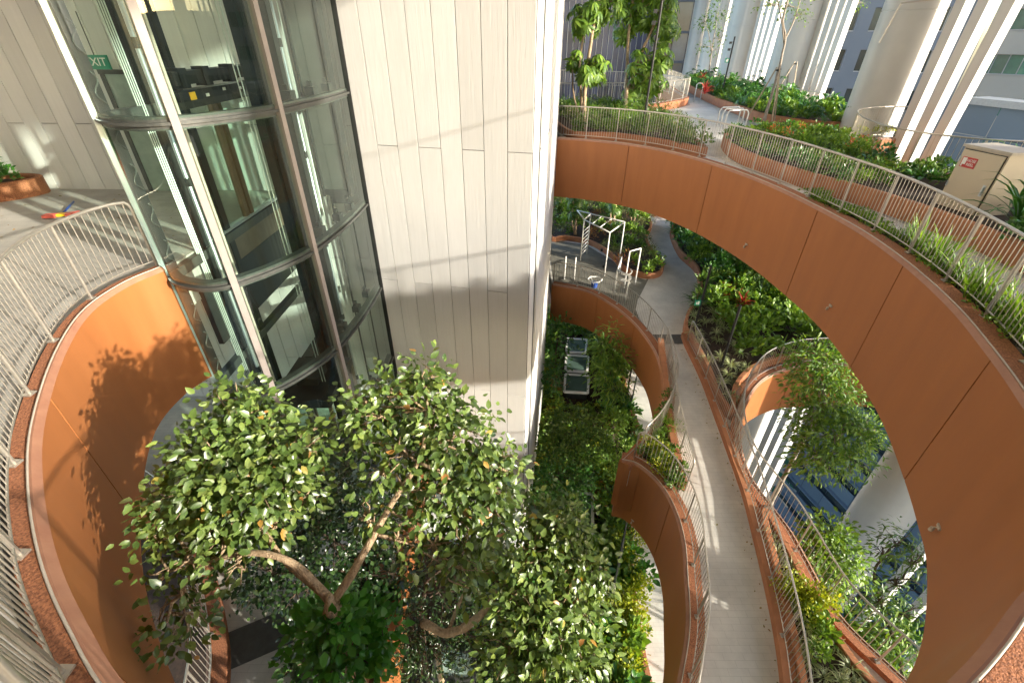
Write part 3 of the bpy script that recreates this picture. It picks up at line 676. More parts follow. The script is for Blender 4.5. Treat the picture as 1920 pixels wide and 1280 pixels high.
t = thing("unseen_wall", "tall grey concrete core wall far left of the landing, unseen, added to cut fill light", "wall")  # unseen wall, added so less side light reaches the right fascia
b = MB(); boards(b, (-23.9, -22), (-23.9, 11.9), [i/80 for i in range(81)], -4.2, 26, LROWS); b.build("board_face", M['concrete'], t)
b = MB(); b.box((-24.1, -5, 10.9), (.3, 34, 30.2)); b.build("backing", M['joint'], t)
t = thing("unseen_wall", "concrete wall behind the viewer, unseen, added to cut fill light", "wall")  # unseen wall, added to hold back fill light from behind
b = MB(); boards(b, (4, -21.9), (-23.8, -21.9), [i/64 for i in range(65)], -4.2, 26, LROWS); b.build("board_face", M['concrete'], t)
b = MB(); b.box((-10, -22.1, 10.9), (28, .3, 30.2)); b.build("backing", M['joint'], t)

for k in range(10): fin(4.9+1.15*k, -21.5, 0.0, "added unseen fin in the row behind the viewer", w=0.6, rz=R(15), group="added unseen fins behind the viewer")  # unseen fins, added to show as streaks in the lift glass

for k in range(4): fin(16.3, -11.0-1.05*k, 0.0, "added unseen fin in the sunny row behind the viewer", w=0.55, rz=R(35), group="added unseen fins behind the viewer")  # unseen fins, added to block bright sky reflected in the lift glass
# ================================================================== BUILDINGS OUTSIDE
M['b_cream'] = surf("cream_cladding", (0.38, 0.36, 0.315), (0.34, 0.32, 0.28), scale=.2, rough=0.6)
M['b_grey'] = surf("grey_cladding", (0.13, 0.152, 0.185), (0.11, 0.13, 0.16), scale=.2, rough=0.55)
M['b_blue'] = surf("blue_grey_panel", (0.10, 0.145, 0.20), (0.085, 0.125, 0.175), scale=.15, rough=0.32, island=0.12)
M['b_dark'] = surf("dark_blue_glazing", (0.03, 0.045, 0.10), (0.014, 0.022, 0.05), scale=.3, rough=0.4, island=0.5)
M['win_dark'] = surf("dark_window_glass", (0.03, 0.05, 0.06), (0.012, 0.02, 0.024), scale=.4, rough=0.08, island=0.4)
M['win_green'] = surf("green_window_glass", (0.06, 0.20, 0.13), (0.02, 0.08, 0.06), scale=.5, rough=0.1, island=0.6)
M['frame_w'] = surf("pale_window_frame", (0.36, 0.37, 0.37), rough=0.5)
M['roof'] = surf("grey_roof", (0.28, 0.29, 0.30), (0.2, 0.21, 0.22), scale=.3, rough=0.8)

def facade(root, A, B, z0, z1, floor_h, bay, win_w, win_h, mwall, mwin, sill=1.0, mull=3, proud=0.12, first_z=None, frame='frame_w'):
    """wall from plan point A to B (outside on the right-hand side) with recessed windows, each window a part"""
    A, B = Vector((A[0], A[1], 0)), Vector((B[0], B[1], 0)); L = (B-A).length; t = (B-A)/L; n = Vector((t.y, -t.x, 0))
    nb = max(1, int(L/bay)); nf = int((z1-z0)/floor_h)
    pad = (L-nb*bay)/2
    wall_ = MB()
    def q(s0, s1, a, b_, dd, mb, mi=0):
        P = [A+t*s0+n*dd+Vector((0,0,a)), A+t*s1+n*dd+Vector((0,0,a)), A+t*s1+n*dd+Vector((0,0,b_)), A+t*s0+n*dd+Vector((0,0,b_))]
        mb.add(P, [(0,1,2,3)], mi)
    def bx(s0, s1, a, b_, d0, d1, mb, mi=0):
        mb.add([A+t*s+n*d+Vector((0,0,z)) for z in (a, b_) for (s, d) in ((s0,d0),(s1,d0),(s1,d1),(s0,d1))],
               [(0,3,2,1),(4,5,6,7),(0,1,5,4),(1,2,6,5),(2,3,7,6),(3,0,4,7)], mi)
    # spandrels and piers as separate proud slabs
    zc = z0
    for f in range(nf):
        zb = z0+f*floor_h; ws, we = zb+sill, zb+sill+win_h
        bx(0, L, zb if f == 0 else zb-(floor_h-sill-win_h)+.0, ws, -.02, proud, wall_)
        if win_w < bay-.05:
            s = 0
            for k in range(nb+1):
                s1 = pad+k*bay+(bay-win_w)/2 if k < nb else L
                bx(s, s1, ws+.001, we-.001, -.02, proud-.003, wall_); s = pad+k*bay+(bay+win_w)/2
        for k in range(nb):
            c = pad+k*bay+bay/2; s0, s1 = c-win_w/2, c+win_w/2
            m = MB(); 
            for j in range(mull):
                a = s0+(s1-s0)*j/mull; e = s0+(s1-s0)*(j+1)/mull
                q(a+.03, e-.03, ws+.03, we-.03, -.12, m)
            w = m.build("window", M[mwin], root)
            m = MB()
            for j in range(mull+1):
                a = s0+(s1-s0)*j/mull; bx(a-.035, a+.035, ws+.002, we-.002, -.14, -.04, m)
            bx(s0, s1, ws+.003, ws+.09, -.04, proud+.06, m); m.build("frame", M[frame], w)
    zt = z0+(nf-1)*floor_h+sill+win_h
    bx(0, L, zt, z1, -.02, proud, wall_)
    wall_.build("wall", M[mwall], root)

def block(root, pts, z0, z1, mat, roofm='roof'):
    b = MB(); n = len(pts); A = [Vector((p[0], p[1], z0)) for p in pts]; B = [Vector((p[0], p[1], z1)) for p in pts]
    b.strip(A, B, 0, closed=True); b.build("inner_wall", M[mat], root)
    b = MB(); b.poly(pts, z1+.05, z1-.2); b.build("roof", M[roofm], root)

def polar(tan, Y): return (tan*Y, Y)

# grey-white office block with punched dark windows, behind the columns
t = thing("office_block", "grey office block with square dark windows between the white columns", "building")
P0, P1 = (31.5, 62.0), (48.0, 56.6)
facade(t, P0, P1, -75+.0, 24, 3.75, 4.6, 3.2, 2.1, 'b_grey', 'win_dark', sill=1.0, mull=3)
block(t, [(31.6, 62.2), (48, 56.8), (52, 68), (36, 76)], -75, 24.2, 'b_grey')
# sunlit cream block with green ribbon windows at far right
t = thing("office_block", "cream office block with green ribbon windows at top right", "building")
facade(t, (48.3, 56.4), (68.0, 28.0), -75, 24, 3.75, 5.6, 5.45, 1.75, 'b_cream', 'win_green', sill=1.1, mull=5)
block(t, [(48.6, 56.5), (68.3, 28.1), (82, 36), (62, 66)], -75, 24.2, 'b_cream')
# blue-grey panelled low building along the street
t = thing("panelled_building", "blue-grey panelled building with an open gap and a curved roof edge at right", "building")
FX = 40.0
b = MB(); A0, A1 = Vector((38.0, 43.0, 0)), Vector((44.5, 14.0, 0)); L = (A1-A0).length; tt = (A1-A0)/L; nn = Vector((tt.y, -tt.x, 0))
def panel_grid(b, s0, s1, z0, z1, ds, dz, off=0.0):
    ns = max(1, round((s1-s0)/ds)); nz = max(1, round((z1-z0)/dz)); g = .03
    for i in range(ns):
        for j in range(nz):
            a = s0+(s1-s0)*i/ns+g; e = s0+(s1-s0)*(i+1)/ns-g; lo = z0+(z1-z0)*j/nz+g; hi = z0+(z1-z0)*(j+1)/nz-g
            P = [A0+tt*a+nn*off, A0+tt*e+nn*off]
            b.add([P[0]+Vector((0,0,lo)), P[1]+Vector((0,0,lo)), P[1]+Vector((0,0,hi)), P[0]+Vector((0,0,hi))], [(0,1,2,3)])
ZT = -4.2
panel_grid(b, 0, L, ZT-4.4, ZT, 2.6, 2.2, .05)
panel_grid(b, 0, 4.0, ZT-9.0, ZT-4.4, 2.0, 2.3, .05); panel_grid(b, 13.5, L, ZT-9.0, ZT-4.4, 2.6, 2.3, .05)
panel_grid(b, 0, L, ZT-12.5, ZT-9.0, 2.6, 1.75, .05)
for k in range(14):
    z = ZT-12.5-3.4*k; panel_grid(b, 0, L, z-1.9, z-0.0001, 2.9, 1.9, .05)
    b.box(A0+tt*(L/2)+nn*.22+Vector((0,0,z-1.95)), (L, .5, .12), rz=math.atan2(tt.y, tt.x))
b.build("cladding", M['b_blue'], t)
for k in range(14):
    z = ZT-12.5-3.4*k; m = MB()
    for i in range(10):
        a, e = L*i/10+.05, L*(i+1)/10-.05
        P = [A0+tt*a-nn*.15, A0+tt*e-nn*.15]
        m.add([P[0]+Vector((0,0,z-3.35)), P[1]+Vector((0,0,z-3.35)), P[1]+Vector((0,0,z-1.95)), P[0]+Vector((0,0,z-1.95))], [(0,1,2,3)])
    m.build("ribbon_window", M['win_dark'], t)
m = MB()
for i in range(6):
    a = 4.2+9.2*i/6; e = 4.2+9.2*(i+1)/6-.1; P = [A0+tt*a-nn*3.2, A0+tt*e-nn*3.2]
    m.add([P[0]+Vector((0,0,ZT-8.6)), P[1]+Vector((0,0,ZT-8.6)), P[1]+Vector((0,0,ZT-5.2)), P[0]+Vector((0,0,ZT-5.2))], [(0,1,2,3)])
m.build("gap_window", M['win_green'], t)
m = MB(); m.box(A0+tt*8.7-nn*3.0+Vector((0,0,ZT-8.8)), (9.2, .3, .5), rz=math.atan2(tt.y, tt.x)); m.box(A0+tt*8.7-nn*3.0+Vector((0,0,ZT-6.9)), (9.2, .3, .25), rz=math.atan2(tt.y, tt.x)); m.build("gap_sill", M['b_cream'], t)
b = MB(); b.poly([tuple(A0+nn*.45)[:2], tuple(A1+nn*.45)[:2], tuple(A1-nn*2.0)[:2], tuple(A0-nn*2.0)[:2]], ZT+.5, ZT+.01); b.build("roof", M['frame_w'], t)
b = MB(); b.box((A0+A1)/2-nn*6.2+Vector((0,0,(ZT-77)/2)), (L, 4, 75+ZT-2.3), rz=math.atan2(tt.y, tt.x)); b.build("core", M['b_dark'], t)
b = MB()
for k, (s, zz) in enumerate(((6, -9.9), (12, -10.4))):
    b.box(A0+tt*s+nn*.12+Vector((0,0,zz)), (3.4, .1, .25), rz=math.atan2(tt.y, tt.x)); b.box(A0+tt*s+nn*.09+Vector((0,0,zz-1.0)), (3.2, .08, 1.2), rz=math.atan2(tt.y, tt.x))
b.build("louvre_window", M['win_dark'], t)

# dark blue curtain wall tower with white mullions at the top centre
t = thing("glass_tower", "dark blue glass tower with thin white vertical mullions beyond the umbrella trees", "building")
b = MB(); m = MB(); A0_, A1_ = Vector((2.0, 66, 0)), Vector((18.5, 70, 0)); L = (A1_-A0_).length; tt = (A1_-A0_)/L; nn = Vector((tt.y, -tt.x, 0))
for i in range(22):
    for k in range(30):
        a, e = L*i/22, L*(i+1)/22; z = -60+2.9*k
        P = [A0_+tt*a, A0_+tt*e]
        b.add([P[0]+Vector((0,0,z)), P[1]+Vector((0,0,z)), P[1]+Vector((0,0,z+2.88)), P[0]+Vector((0,0,z+2.88))], [(0,1,2,3)])
    m.box(A0_+tt*(L*i/22)+nn*.04+Vector((0,0,-16)), (.07, .07, 88), rz=math.atan2(tt.y, tt.x))
b.build("glazing", M['b_dark'], t); m.build("mullion_screen", M['frame_w'], t)
b = MB(); b.poly([(2, 66.1), (18.5, 70.1), (16, 84), (0, 80)], 27.2, -75); b.build("core", M['b_dark'], t)
# bluish glass tower in the gap beside the farthest column
M['b_teal'] = surf("teal_glazing", (0.10, 0.17, 0.22), (0.05, 0.09, 0.12), scale=.3, rough=0.12, island=0.5)
t = thing("glass_tower", "blue-green glass tower glimpsed left of the farthest white column", "building")
b = MB(); m = MB()
for i in range(9):
    for k in range(24):
        x0 = 20.5+2.1*i; z = -60+3.6*k
        b.add([(x0+.05, 78, z), (x0+2.05, 78, z), (x0+2.05, 78, z+3.3), (x0+.05, 78, z+3.3)], [(0,1,2,3)])
for k in range(24): m.box((30, 77.9, -60+3.6*k+3.45), (19, .2, .3))
b.build("glazing", M['b_teal'], t); m.build("floor_band", M['b_grey'], t)
b = MB(); b.poly([(20.4, 78.1), (39.6, 78.1), (39.6, 92), (20.4, 92)], 27, -75); b.build("core", M['b_dark'], t)

# added unseen office block, hides the bright horizon from the lift glass
t = thing("office_block", "long low unseen office block added beyond the right edge of the picture", "building")
facade(t, (124.0, 50.0), (124.0, -130.0), -28, 4.5, 5.5, 20, 17, 3.0, 'b_cream', 'win_dark', sill=1.4, mull=5)
block(t, [(124.3, 50.1), (124.3, -130.1), (150, -130), (150, 50)], -75, 4.7, 'b_cream')
# ================================================================== GLASS LIFT
lift = thing("glass_lift_shaft", "tall curved glass lift shaft with grey rings and pinkish mullions left of the tower", "lift shaft")
GP = spline([(x, y, 0) for x, y in [(-5.90,7.08),(-5.62,6.84),(-5.3,6.70),(-4.95,6.66),(-4.62,6.82),(-4.30,7.22),(-4.02,7.75),(-3.83,8.30),(-3.70,9.2),(-3.63,10.2),(-3.62,11.30)]], 0.08)
RZ = [3.9, 1.45, -0.98, -3.42, -5.72, -8.05, -10.4, -12.75, -15.1, -17.6]
def near_i(p): return min(range(len(GP)), key=lambda i: (GP[i]-Vector((p[0], p[1], 0))).length)
mi = [0, near_i((-4.62,6.82)), near_i((-3.83,8.30)), len(GP)-1]
for k in range(len(RZ)-1):
    for j in range(3):
        seg = GP[mi[j]:mi[j+1]+1]
        b = MB(); b.strip(zset(seg, RZ[k+1]+.06), zset(seg, RZ[k]-.06)); b.build("glass_pane", M['glass'], lift, smooth=True)
gi = offset(GP, 0.03); gi2 = offset(GP, 0.17); go = offset(GP, -0.03)
cen = Vector((-4.9, 9.5, 0))
if (gi[10]-cen).length > (GP[10]-cen).length: gi = offset(GP, -0.03); gi2 = offset(GP, -0.17); go = offset(GP, 0.03)
for z in RZ:
    b = MB(); b.sweep([zset(gi, z-.085), zset(gi, z+.085), zset(gi2, z+.085), zset(gi2, z-.085)])
    # flat of the ring along the landing side
    b.box((-5.86, 9.55, z), (.14, 4.7, .17)); b.build("ring_beam", M['ring'], lift)
    b = MB(); b.sweep([zset(go, z-.02), zset(go, z+.02), zset(gi, z+.02), zset(gi, z-.02)]); b.build("ring_joint", M['ring'], lift)
    b = MB()
    for q in (0.25, 0.55, 0.8):
        i = mi[2]+int((mi[3]-mi[2])*q); p = gi2[i]; b.box((p.x-.05, p.y, z+.15), (.16, .22, .14)); b.box((p.x-.09, p.y+.05, z+.26), (.07, .09, .1))
    b.build("bracket", M['dark'], lift)
for j, i in enumerate(mi):
    n = normals2(GP)[i]; w = .105 if j in (1, 2) else .05
    p = GP[i]; ang = math.atan2(n.y, n.x)
    b = MB(); b.box((p.x, p.y, -6.5), (.10, w, 24), rz=ang); b.build("mullion", M['mullion'] if j in (1, 2) else M['silver'] if j == 0 else M['black'], lift)
    if j in (1, 2):
        b = MB(); q = gi2[i]; b.box((q.x, q.y, -6.5), (.12, w*.9, 24), rz=ang); b.build("mullion_back", M['dark'], lift)
# dark side frame and landing side, storey by storey
b = MB(); b.box((-5.87, 7.19, -6.5), (.10, .22, 24)); b.build("side_panel", M['dark'], lift)
b = MB()
for k in range(40):
    z = 5-.6*k; b.tube([(-5.80, 7.2+.07*math.sin(a*.9), z-.5*a/10) for a in range(0, 9)], .012, 5)
b.build("cable_loop", M['ring'], lift, smooth=True)
for zf in (3.75, ZA, ZB, -17.3):
    b = MB(); b.box((-5.88, 10.0, zf-.36), (.08, 3.6, .62)); b.build("sill_panel", M['bronze'], lift)
    b = MB(); b.box((-5.89, 9.8, zf-1.28), (.10, 4.3, 1.2)); b.build("slab_edge", M['dark'], lift)
    b = MB(); b.box((-5.80, 10.25, zf+2.45), (.26, 3.1, .16)); b.box((-5.78, 10.25, zf+2.72), (.30, 3.2, .20))
    for y in (8.9, 9.6, 10.5, 11.4): b.box((-5.70, y, zf+2.72), (.20, .22, .30))
    h = b.build("door_header", M['dark'], lift)
    b = MB(); b.box((-5.655, 9.05, zf+2.44), (.01, .17, .12)); b.build("warning_label", M['yellow'], h)
    b = MB()
    for y, dz in ((9.5, -.02), (10.1, .03), (10.7, .0), (11.3, .02)): b.box((-5.655, y, zf+2.44+dz), (.01, .10, .05))
    b.build("white_label", M['white'], h)
    for y in (8.75, 9.85, 10.05, 11.55):
        b = MB(); b.box((-5.86, y, zf+1.2), (.09, .13, 2.35)); b.build("door_jamb", M['bronze'], lift)
    for y in (9.30, 10.80):
        b = MB(); b.box((-5.86, y, zf+1.2), (.012, .92 if y < 10 else 1.36, 2.3)); b.build("landing_door", M['glass_clear'], lift)
    b = MB(); b.box((-5.86, 10.15, zf+.02), (.12, 2.9, .05)); b.build("door_sill", M['silver'], lift)
vert = [(299,7.9,.010,'rope'),(303,7.9,.010,'rope'),(307,7.9,.010,'rope'),(311,7.9,.010,'rope'),(320,8.25,.17,'dark'),(337,8.0,.035,'silver'),(367,8.5,.028,'trim'),(377,9.0,.11,'dark'),
        (487,8.6,.010,'rope'),(494,8.6,.010,'rope'),(513,9.6,.15,'dark'),(527,9.6,.05,'bluepipe'),(541,9.9,.13,'dark'),(564,10.1,.12,'dark'),(576,10.3,.028,'silver'),(585,10.3,.008,'rope'),(606,11.3,.03,'dark'),(640,11.5,.025,'dark')]
VN = {'rope': "hoist_rope", 'dark': "guide_rail", 'silver': "steel_tube", 'trim': "steel_tube", 'bluepipe': "service_duct"}
for px, Y, r, m in vert:
    p = PY(px, 300, Y)
    b = MB()
    if m == 'dark': b.box((p.x, Y, -6.5), (r*1.1, r*1.6, 24))
    else: b.tube([(p.x, Y, 5.5), (p.x, Y, -18)], r, 8)
    b.build(VN[m], M[m], lift, smooth=(m != 'dark'))
    if m == 'silver' or m == 'bluepipe':
        b = MB()
        for k in range(12): b.tube([(p.x, Y, 4-2.0*k), (p.x, Y, 3.86-2.0*k)], r*1.35, 8)
        b.build("pipe_collar", M['dark'], lift)
# lattice chain on the left guide
t = thing("counterweight", "dark steel counterweight hanging in the right bay of the glass lift", "counterweight")
b = MB(); b.box((-4.20, 11.15, 1.2), (.62, .22, 8.4)); b.build("weight_stack", surf("counterweight_steel", (.075, .078, .072), (.05, .052, .048), scale=2, rough=.5), t)
b = MB(); b.box((-4.52, 11.12, 1.2), (.05, .3, 8.7)); b.box((-3.88, 11.12, 1.2), (.05, .3, 8.7)); b.box((-4.2, 11.12, -3.06), (.66, .28, .14)); b.box((-4.2, 11.10, -3.22), (.3, .2, .2)); b.build("carriage_frame", M['dark'], t)
t = thing("lift_car", "dark lift car low in the glass shaft behind the tree top", "lift car")
b = MB(); b.box((-4.85, 8.75, -9.35), (1.35, 1.7, .30)); b.build("car_floor", M['bronze'], t)
b = MB(); b.box((-4.85, 8.75, -7.0), (1.35, 1.7, .22)); b.box((-4.85, 8.75, -6.8), (.5, .6, .2)); b.build("car_roof", M['dark'], t)
for x, y in ((-5.5,7.93),(-4.2,7.93),(-5.5,9.57),(-4.2,9.57)):
    b = MB(); b.box((x, y, -8.15), (.06, .06, 2.1)); b.build("car_post", M['bronze'], t)
b = MB(); b.box((-4.85, 7.93, -8.15), (1.22, .012, 2.08)); b.build("car_glass", M['glass_clear'], t)

# dark doorway and exit sign on the lobby wall behind the glass
t = thing("lobby_doorway", "green-grey doorway in the lobby wall seen through the left glass bay", "door")
b = MB(); b.box((-8.6, 11.93, -2.0), (1.35, .07, 2.6)); b.build("door_leaf", surf("door_paint", (.30, .36, .31), rough=.5), t)
b = MB(); b.box((-8.6, 11.92, -.66), (1.6, .1, .09)); b.box((-9.33, 11.92, -2.0), (.09, .1, 2.6)); b.box((-7.87, 11.92, -2.0), (.09, .1, 2.6)); b.build("door_frame", M['ring'], t)
def text_mesh(name, txt, size, mat, parent, M4, depth=0.003):
    cu = bpy.data.curves.new(name, 'FONT'); cu.body = txt; cu.size = size; cu.extrude = depth; cu.align_x = 'CENTER'; cu.align_y = 'CENTER'
    tmp = bpy.data.objects.new(name, cu); COL.objects.link(tmp)
    dg = bpy.context.evaluated_depsgraph_get(); me = bpy.data.meshes.new_from_object(tmp.evaluated_get(dg))
    bpy.data.objects.remove(tmp); me.materials.clear(); me.materials.append(mat)
    o = bpy.data.objects.new(name, me); COL.objects.link(o); o.parent = parent; o.matrix_local = M4
    return o
def face_M(pos, right, up):
    right = Vector(right).normalized(); up = Vector(up).normalized(); n = right.cross(up)
    return Matrix(((right.x, up.x, n.x, pos[0]), (right.y, up.y, n.y, pos[1]), (right.z, up.z, n.z, pos[2]), (0, 0, 0, 1)))
e = PY(182, 117, 11.6)
t = thing("exit_sign", "green EXIT sign hanging in the lobby behind the left glass bay", "sign")
b = MB(); b.box((e.x, 11.6, e.z), (.52, .05, .27)); b.build("sign_box", M['green_sign'], t)
text_mesh("lettering", "EXIT", .22, M['white'], t, face_M((e.x, 11.57, e.z), (1, 0, 0), (0, 0, 1)))
b = MB(); b.tube([(e.x, 11.6, e.z+.13), (e.x, 11.6, e.z+.9)], .012, 6); b.build("hanger", M['ring'], t)

# ================================================================== SMALL OBJECTS
# fire hose cabinet
c0 = Vector((10.55, 11.65, 0)); c1 = Vector((11.05, 10.3, 0)); tv = (c1-c0).normalized(); nv = Vector((-tv.y, tv.x, 0)); nv = nv if nv.dot(Vector((-1, -1, 0))) > 0 else -nv
# place the cabinet face from the photo's corner rays at its own distance
FA = PZ(1808, 275, -1.25); 
def cab(px, py, D): return PT(px, py, D)
t = thing("hose_reel_cabinet", "beige metal cabinet with a red sign standing in the upper planting", "cabinet")
fa = Vector((9.85, 11.35, 0)); fb = Vector((10.75, 10.15, 0))
def solve_face():
    # corner rays: left top (1808,272), right top (1897,291); height read from the picture
    best = None
    for k in range(200):
        Y0 = 8+k*.03; a = PY(1808, 272, Y0)
        if abs(a.z-(-1.35)) < .012: best = a
    return best
za = -1.8
la = PZ(1811, 274, za); ra = PZ(1896, 291, za)
wv = (ra-la); wv.z = 0; W = wv.length; wt = wv/W; wn_ = Vector((wt.y, -wt.x, 0))
ang = math.atan2(wt.y, wt.x); depth = .75; HB = za-(ZA+.0)
ctr = (la+ra)/2-wn_*depth/2
b = MB(); b.box((ctr.x, ctr.y, ZA+HB/2), (W, depth, HB), rz=ang); b.build("cabinet_body", M['cabinet'], t)
b = MB(); b.box((ctr.x, ctr.y, za+.02), (W+.07, depth+.07, .05), rz=ang); b.build("cabinet_lid", M['trim'], t)
dctr = (la+ra)/2+wn_*.012
b = MB(); b.box((dctr.x, dctr.y, ZA+HB/2+.02), (W-.09, .03, HB-.14), rz=ang); dr = b.build("cabinet_door", M['cabinet'], t)
b = MB(); b.box((dctr.x-wn_.x*.014, dctr.y-wn_.y*.014, ZA+HB/2+.02), (W-.06, .02, HB-.11), rz=ang); b.build("door_gap", M['black'], t)
sp = la+wt*(W*.27)+wn_*.031; sz = za-.28
b = MB(); b.box((sp.x, sp.y, sz), (W*.34, .008, .20), rz=ang); sg = b.build("sign_plate", M['red'], dr)
q = sp+wn_*.006-wt*(W*.105)
b = MB(); b.box((q.x, q.y, sz+.02), (W*.09, .006, .13), rz=ang); b.box((q.x-wt.x*W*.03, q.y-wt.y*W*.03, sz-.06), (W*.03, .006, .05), rz=ang); b.build("reel_symbol", M['white'], sg)
q = sp+wn_*.005+wt*(W*.055)
text_mesh("lettering", "HOSE\nREEL", .075, M['white'], sg, face_M((q.x, q.y, sz), wt, (0, 0, 1)))

q = dctr+wt*(W*.36)+wn_*.03
b = MB(); b.box((q.x, q.y, ZA+HB*.52), (.03, .03, .16), rz=ang); b.box((q.x-wn_.x*.012, q.y-wn_.y*.012, ZA+HB*.52), (.06, .012, .22), rz=ang); b.build("handle", M['silver'], dr)
for f in (.18, .5, .84):
    q = dctr-wt*(W*.475)+wn_*.012
    b = MB(); b.tube([(q.x, q.y, ZA+HB*f-.05), (q.x, q.y, ZA+HB*f+.05)], .012, 8); b.build("hinge", M['silver'], dr)
# broom with a blue handle on the left landing
p0 = PZ(116, 402, ZA+.05); p1 = PZ(138, 378, ZA+.12)
t = thing("broom", "broom with a blue handle and pink and yellow head lying on the landing", "broom")
b = MB(); b.tube([p0, p1], .02, 8); b.build("handle", M['blue'], t, smooth=True)
hx = (p1-p0).normalized(); hs = Vector((-hx.y, hx.x, 0)).normalized()
b = MB(); b.box(p0+Vector((0,0,.0)), (.16, .14, .05), rz=math.atan2(hs.y, hs.x)); b.build("head_block", M['yellow'], t)
b = MB(); b.box(p0-hs*.20-hx*.02, (.24, .16, .06), rz=math.atan2(hs.y, hs.x)+.2); b.box(p0+hs*.20-hx*.02, (.24, .16, .06), rz=math.atan2(hs.y, hs.x)-.2); b.build("bristles", M['pink'], t)

# lamp posts
def lamp_post(base, h, label, sign=None, arm=True, r=.045):
    t = thing("lamp_post", label, "lamp post", base, group="black lamp posts")
    b = MB(); b.tube([(0,0,0), (0,0,h)], r, 10); b.box((0,0,.02), (.18,.18,.04)); b.build("post", M['black'], t, smooth=True, angle=R(40))
    if arm:
        for dz in (.28, .62):
            b = MB(); b.tube([(0,0,h-dz), (-.16,-.05,h-dz)], .014, 6); b.box((-.2,-.06,h-dz-.03), (.13,.10,.12)); b.build("spotlight", M['black'], t)
    if sign:
        b = MB(); b.box((-.17,-.05,h*sign), (.24,.03,.24)); s = b.build("green_sign", M['green_sign'], t)
        b = MB(); b.box((-.14,-.068,h*sign), (.07,.006,.15)); b.box((-.21,-.068,h*sign-.02), (.05,.006,.10)); b.build("running_symbol", M['white'], s)
    return t
bp = PZ(1352, 182, ZA+.4); lamp_post(bp, 3.15, "tall black lamp post with a green sign in the back bed", sign=.62)
bp = PZ(1303, 612, ZB+.35); lamp_post(bp, 2.75, "black lamp post with a green sign nearest the pale path", sign=.42, arm=False)
bp = PZ(1352, 686, ZB+.35); lamp_post(bp, 2.55, "black lamp post deeper in the bed by the red cordyline", arm=False)
bp = PZ(1262+62, 480, ZB+.35); lamp_post(bp, 2.4, "black lamp post at the far corner of the bed under the ring", arm=False)
bp = PZ(1205, 243, ZA+.3); lamp_post(bp, 4.2, "black lamp post among the umbrella trees by the tower", arm=True)
bp = PZ(1174, 745, ZC); lamp_post(bp, 2.2, "black lamp post beside the garden path far below")
bp = PZ(1196, 397, ZB+.2); lamp_post(bp, 3.0, "black lamp post behind the exercise deck bed", arm=False)

# exercise frames, white tube
def frame(name, label, cat, polys, r=.035):
    t = thing(name, label, cat)
    for nm, paths in polys:
        for pth in paths:
            b = MB(); b.tube(pth, r if nm != 'rung' else r*.72, 8); b.build(nm, M['white_steel'], t, smooth=True)
    return t
z0 = ZB
a0, a1 = PZ(1088, 489, z0), PZ(1100, 476, z0)      # ladder feet
b0, b1 = PZ(1133, 517, z0), PZ(1160, 494, z0)      # far end feet
H = 2.35
def up(p, h=H): return Vector((p.x, p.y, z0+h))
m0 = a0.lerp(b0, .02)
posts = [[a0, up(a0)], [a1, up(a1)], [b0, up(b0)], [b1, up(b1)]]
ext0, ext1 = a0-(b0-a0)*.02, a1-(b1-a1)*.42
rails = [[up(a0), up(b0)], [up(a1)-(b1-a1)*.42, up(b1)], [up(b0), up(b1)], [up(a0), up(a1)], [up(a0), up(a1)-(b1-a1)*.42]]
rungs = [[up(a0, .35+.22*k), up(a1, .35+.22*k)] for k in range(7)]+[[up(a0.lerp(b0, f)), up(a1.lerp(b1, f))] for f in (.33, .62)]
t = frame("climbing_frame", "white climbing frame with a ladder end and overhead bars on the exercise deck", "climbing frame", [("post", posts), ("top_bar", rails), ("rung", rungs)])
for p in (a1.lerp(b1, .45), b0.lerp(a0, .06)):
    b = MB(); b.tube([up(p, .55), up(p, .42)], .07, 8); b.build("foot_pad", M['black'], t)
c0_, c1_ = PZ(1151, 554, z0), PZ(1172, 569, z0); d0_, d1_ = PZ(1170, 540, z0), PZ(1190, 534, z0)
t = frame("dip_station", "white dip station with bent bars and a coil at the deck edge", "exercise frame",
  [("post", [[c0_, up(c0_, 1.35)], [c1_, up(c1_, 1.55)], [d0_, up(d0_, 1.95)], [d1_, up(d1_, 1.95)], [PZ(1161, 512, z0), up(PZ(1161, 512, z0), .9)]]),
   ("top_bar", [[up(d0_, 1.95), up(d1_, 1.95)], [up(c0_, 1.35), up(c1_, 1.4)], [up(c0_, 1.35), up(PZ(1161, 512, z0), .9)]]),
   ("coil", [[up(c0_.lerp(c1_, .75), .95)+Vector((.22*math.cos(a), .22*math.sin(a), .05*a+.0)) for a in [k*.45 for k in range(30)]]])])
for (x, y), lab in (((1058, 523), "left white exercise post on the deck"), ((1076, 525), "right white exercise post on the deck")):
    p = PZ(x, y, z0); t = thing("exercise_post", lab, "post", p); b = MB(); b.tube([(0,0,0), (0,0,1.25)], .035, 8); b.build("upright", M['white_steel'], t, smooth=True)
    b = MB(); b.lathe([(.05, 0), (.05, .02), (.036, .03)], n=10); b.build("base_plate", M['white_steel'], t)
p = PZ(1114, 538, z0)
t = thing("tub_stool", "low white hexagonal hoop on a blue drum on the deck", "stool", p)
b = MB(); b.lathe([(.14, 0), (.17, .25), (.17, .26), (0.0, .26)], n=16); b.build("drum", M['blue'], t, smooth=True, angle=R(40))
b = MB(); hx6 = [Vector((.36*math.cos(k*math.pi/3), .36*math.sin(k*math.pi/3), .42)) for k in range(7)]; b.tube(hx6, .03, 8); b.build("hoop", M['white_steel'], t)
b = MB()
for k in range(3): v = hx6[2*k]; b.tube([v, (v.x*.4, v.y*.4, .25)], .018, 6)
b.build("spoke", M['white_steel'], t)

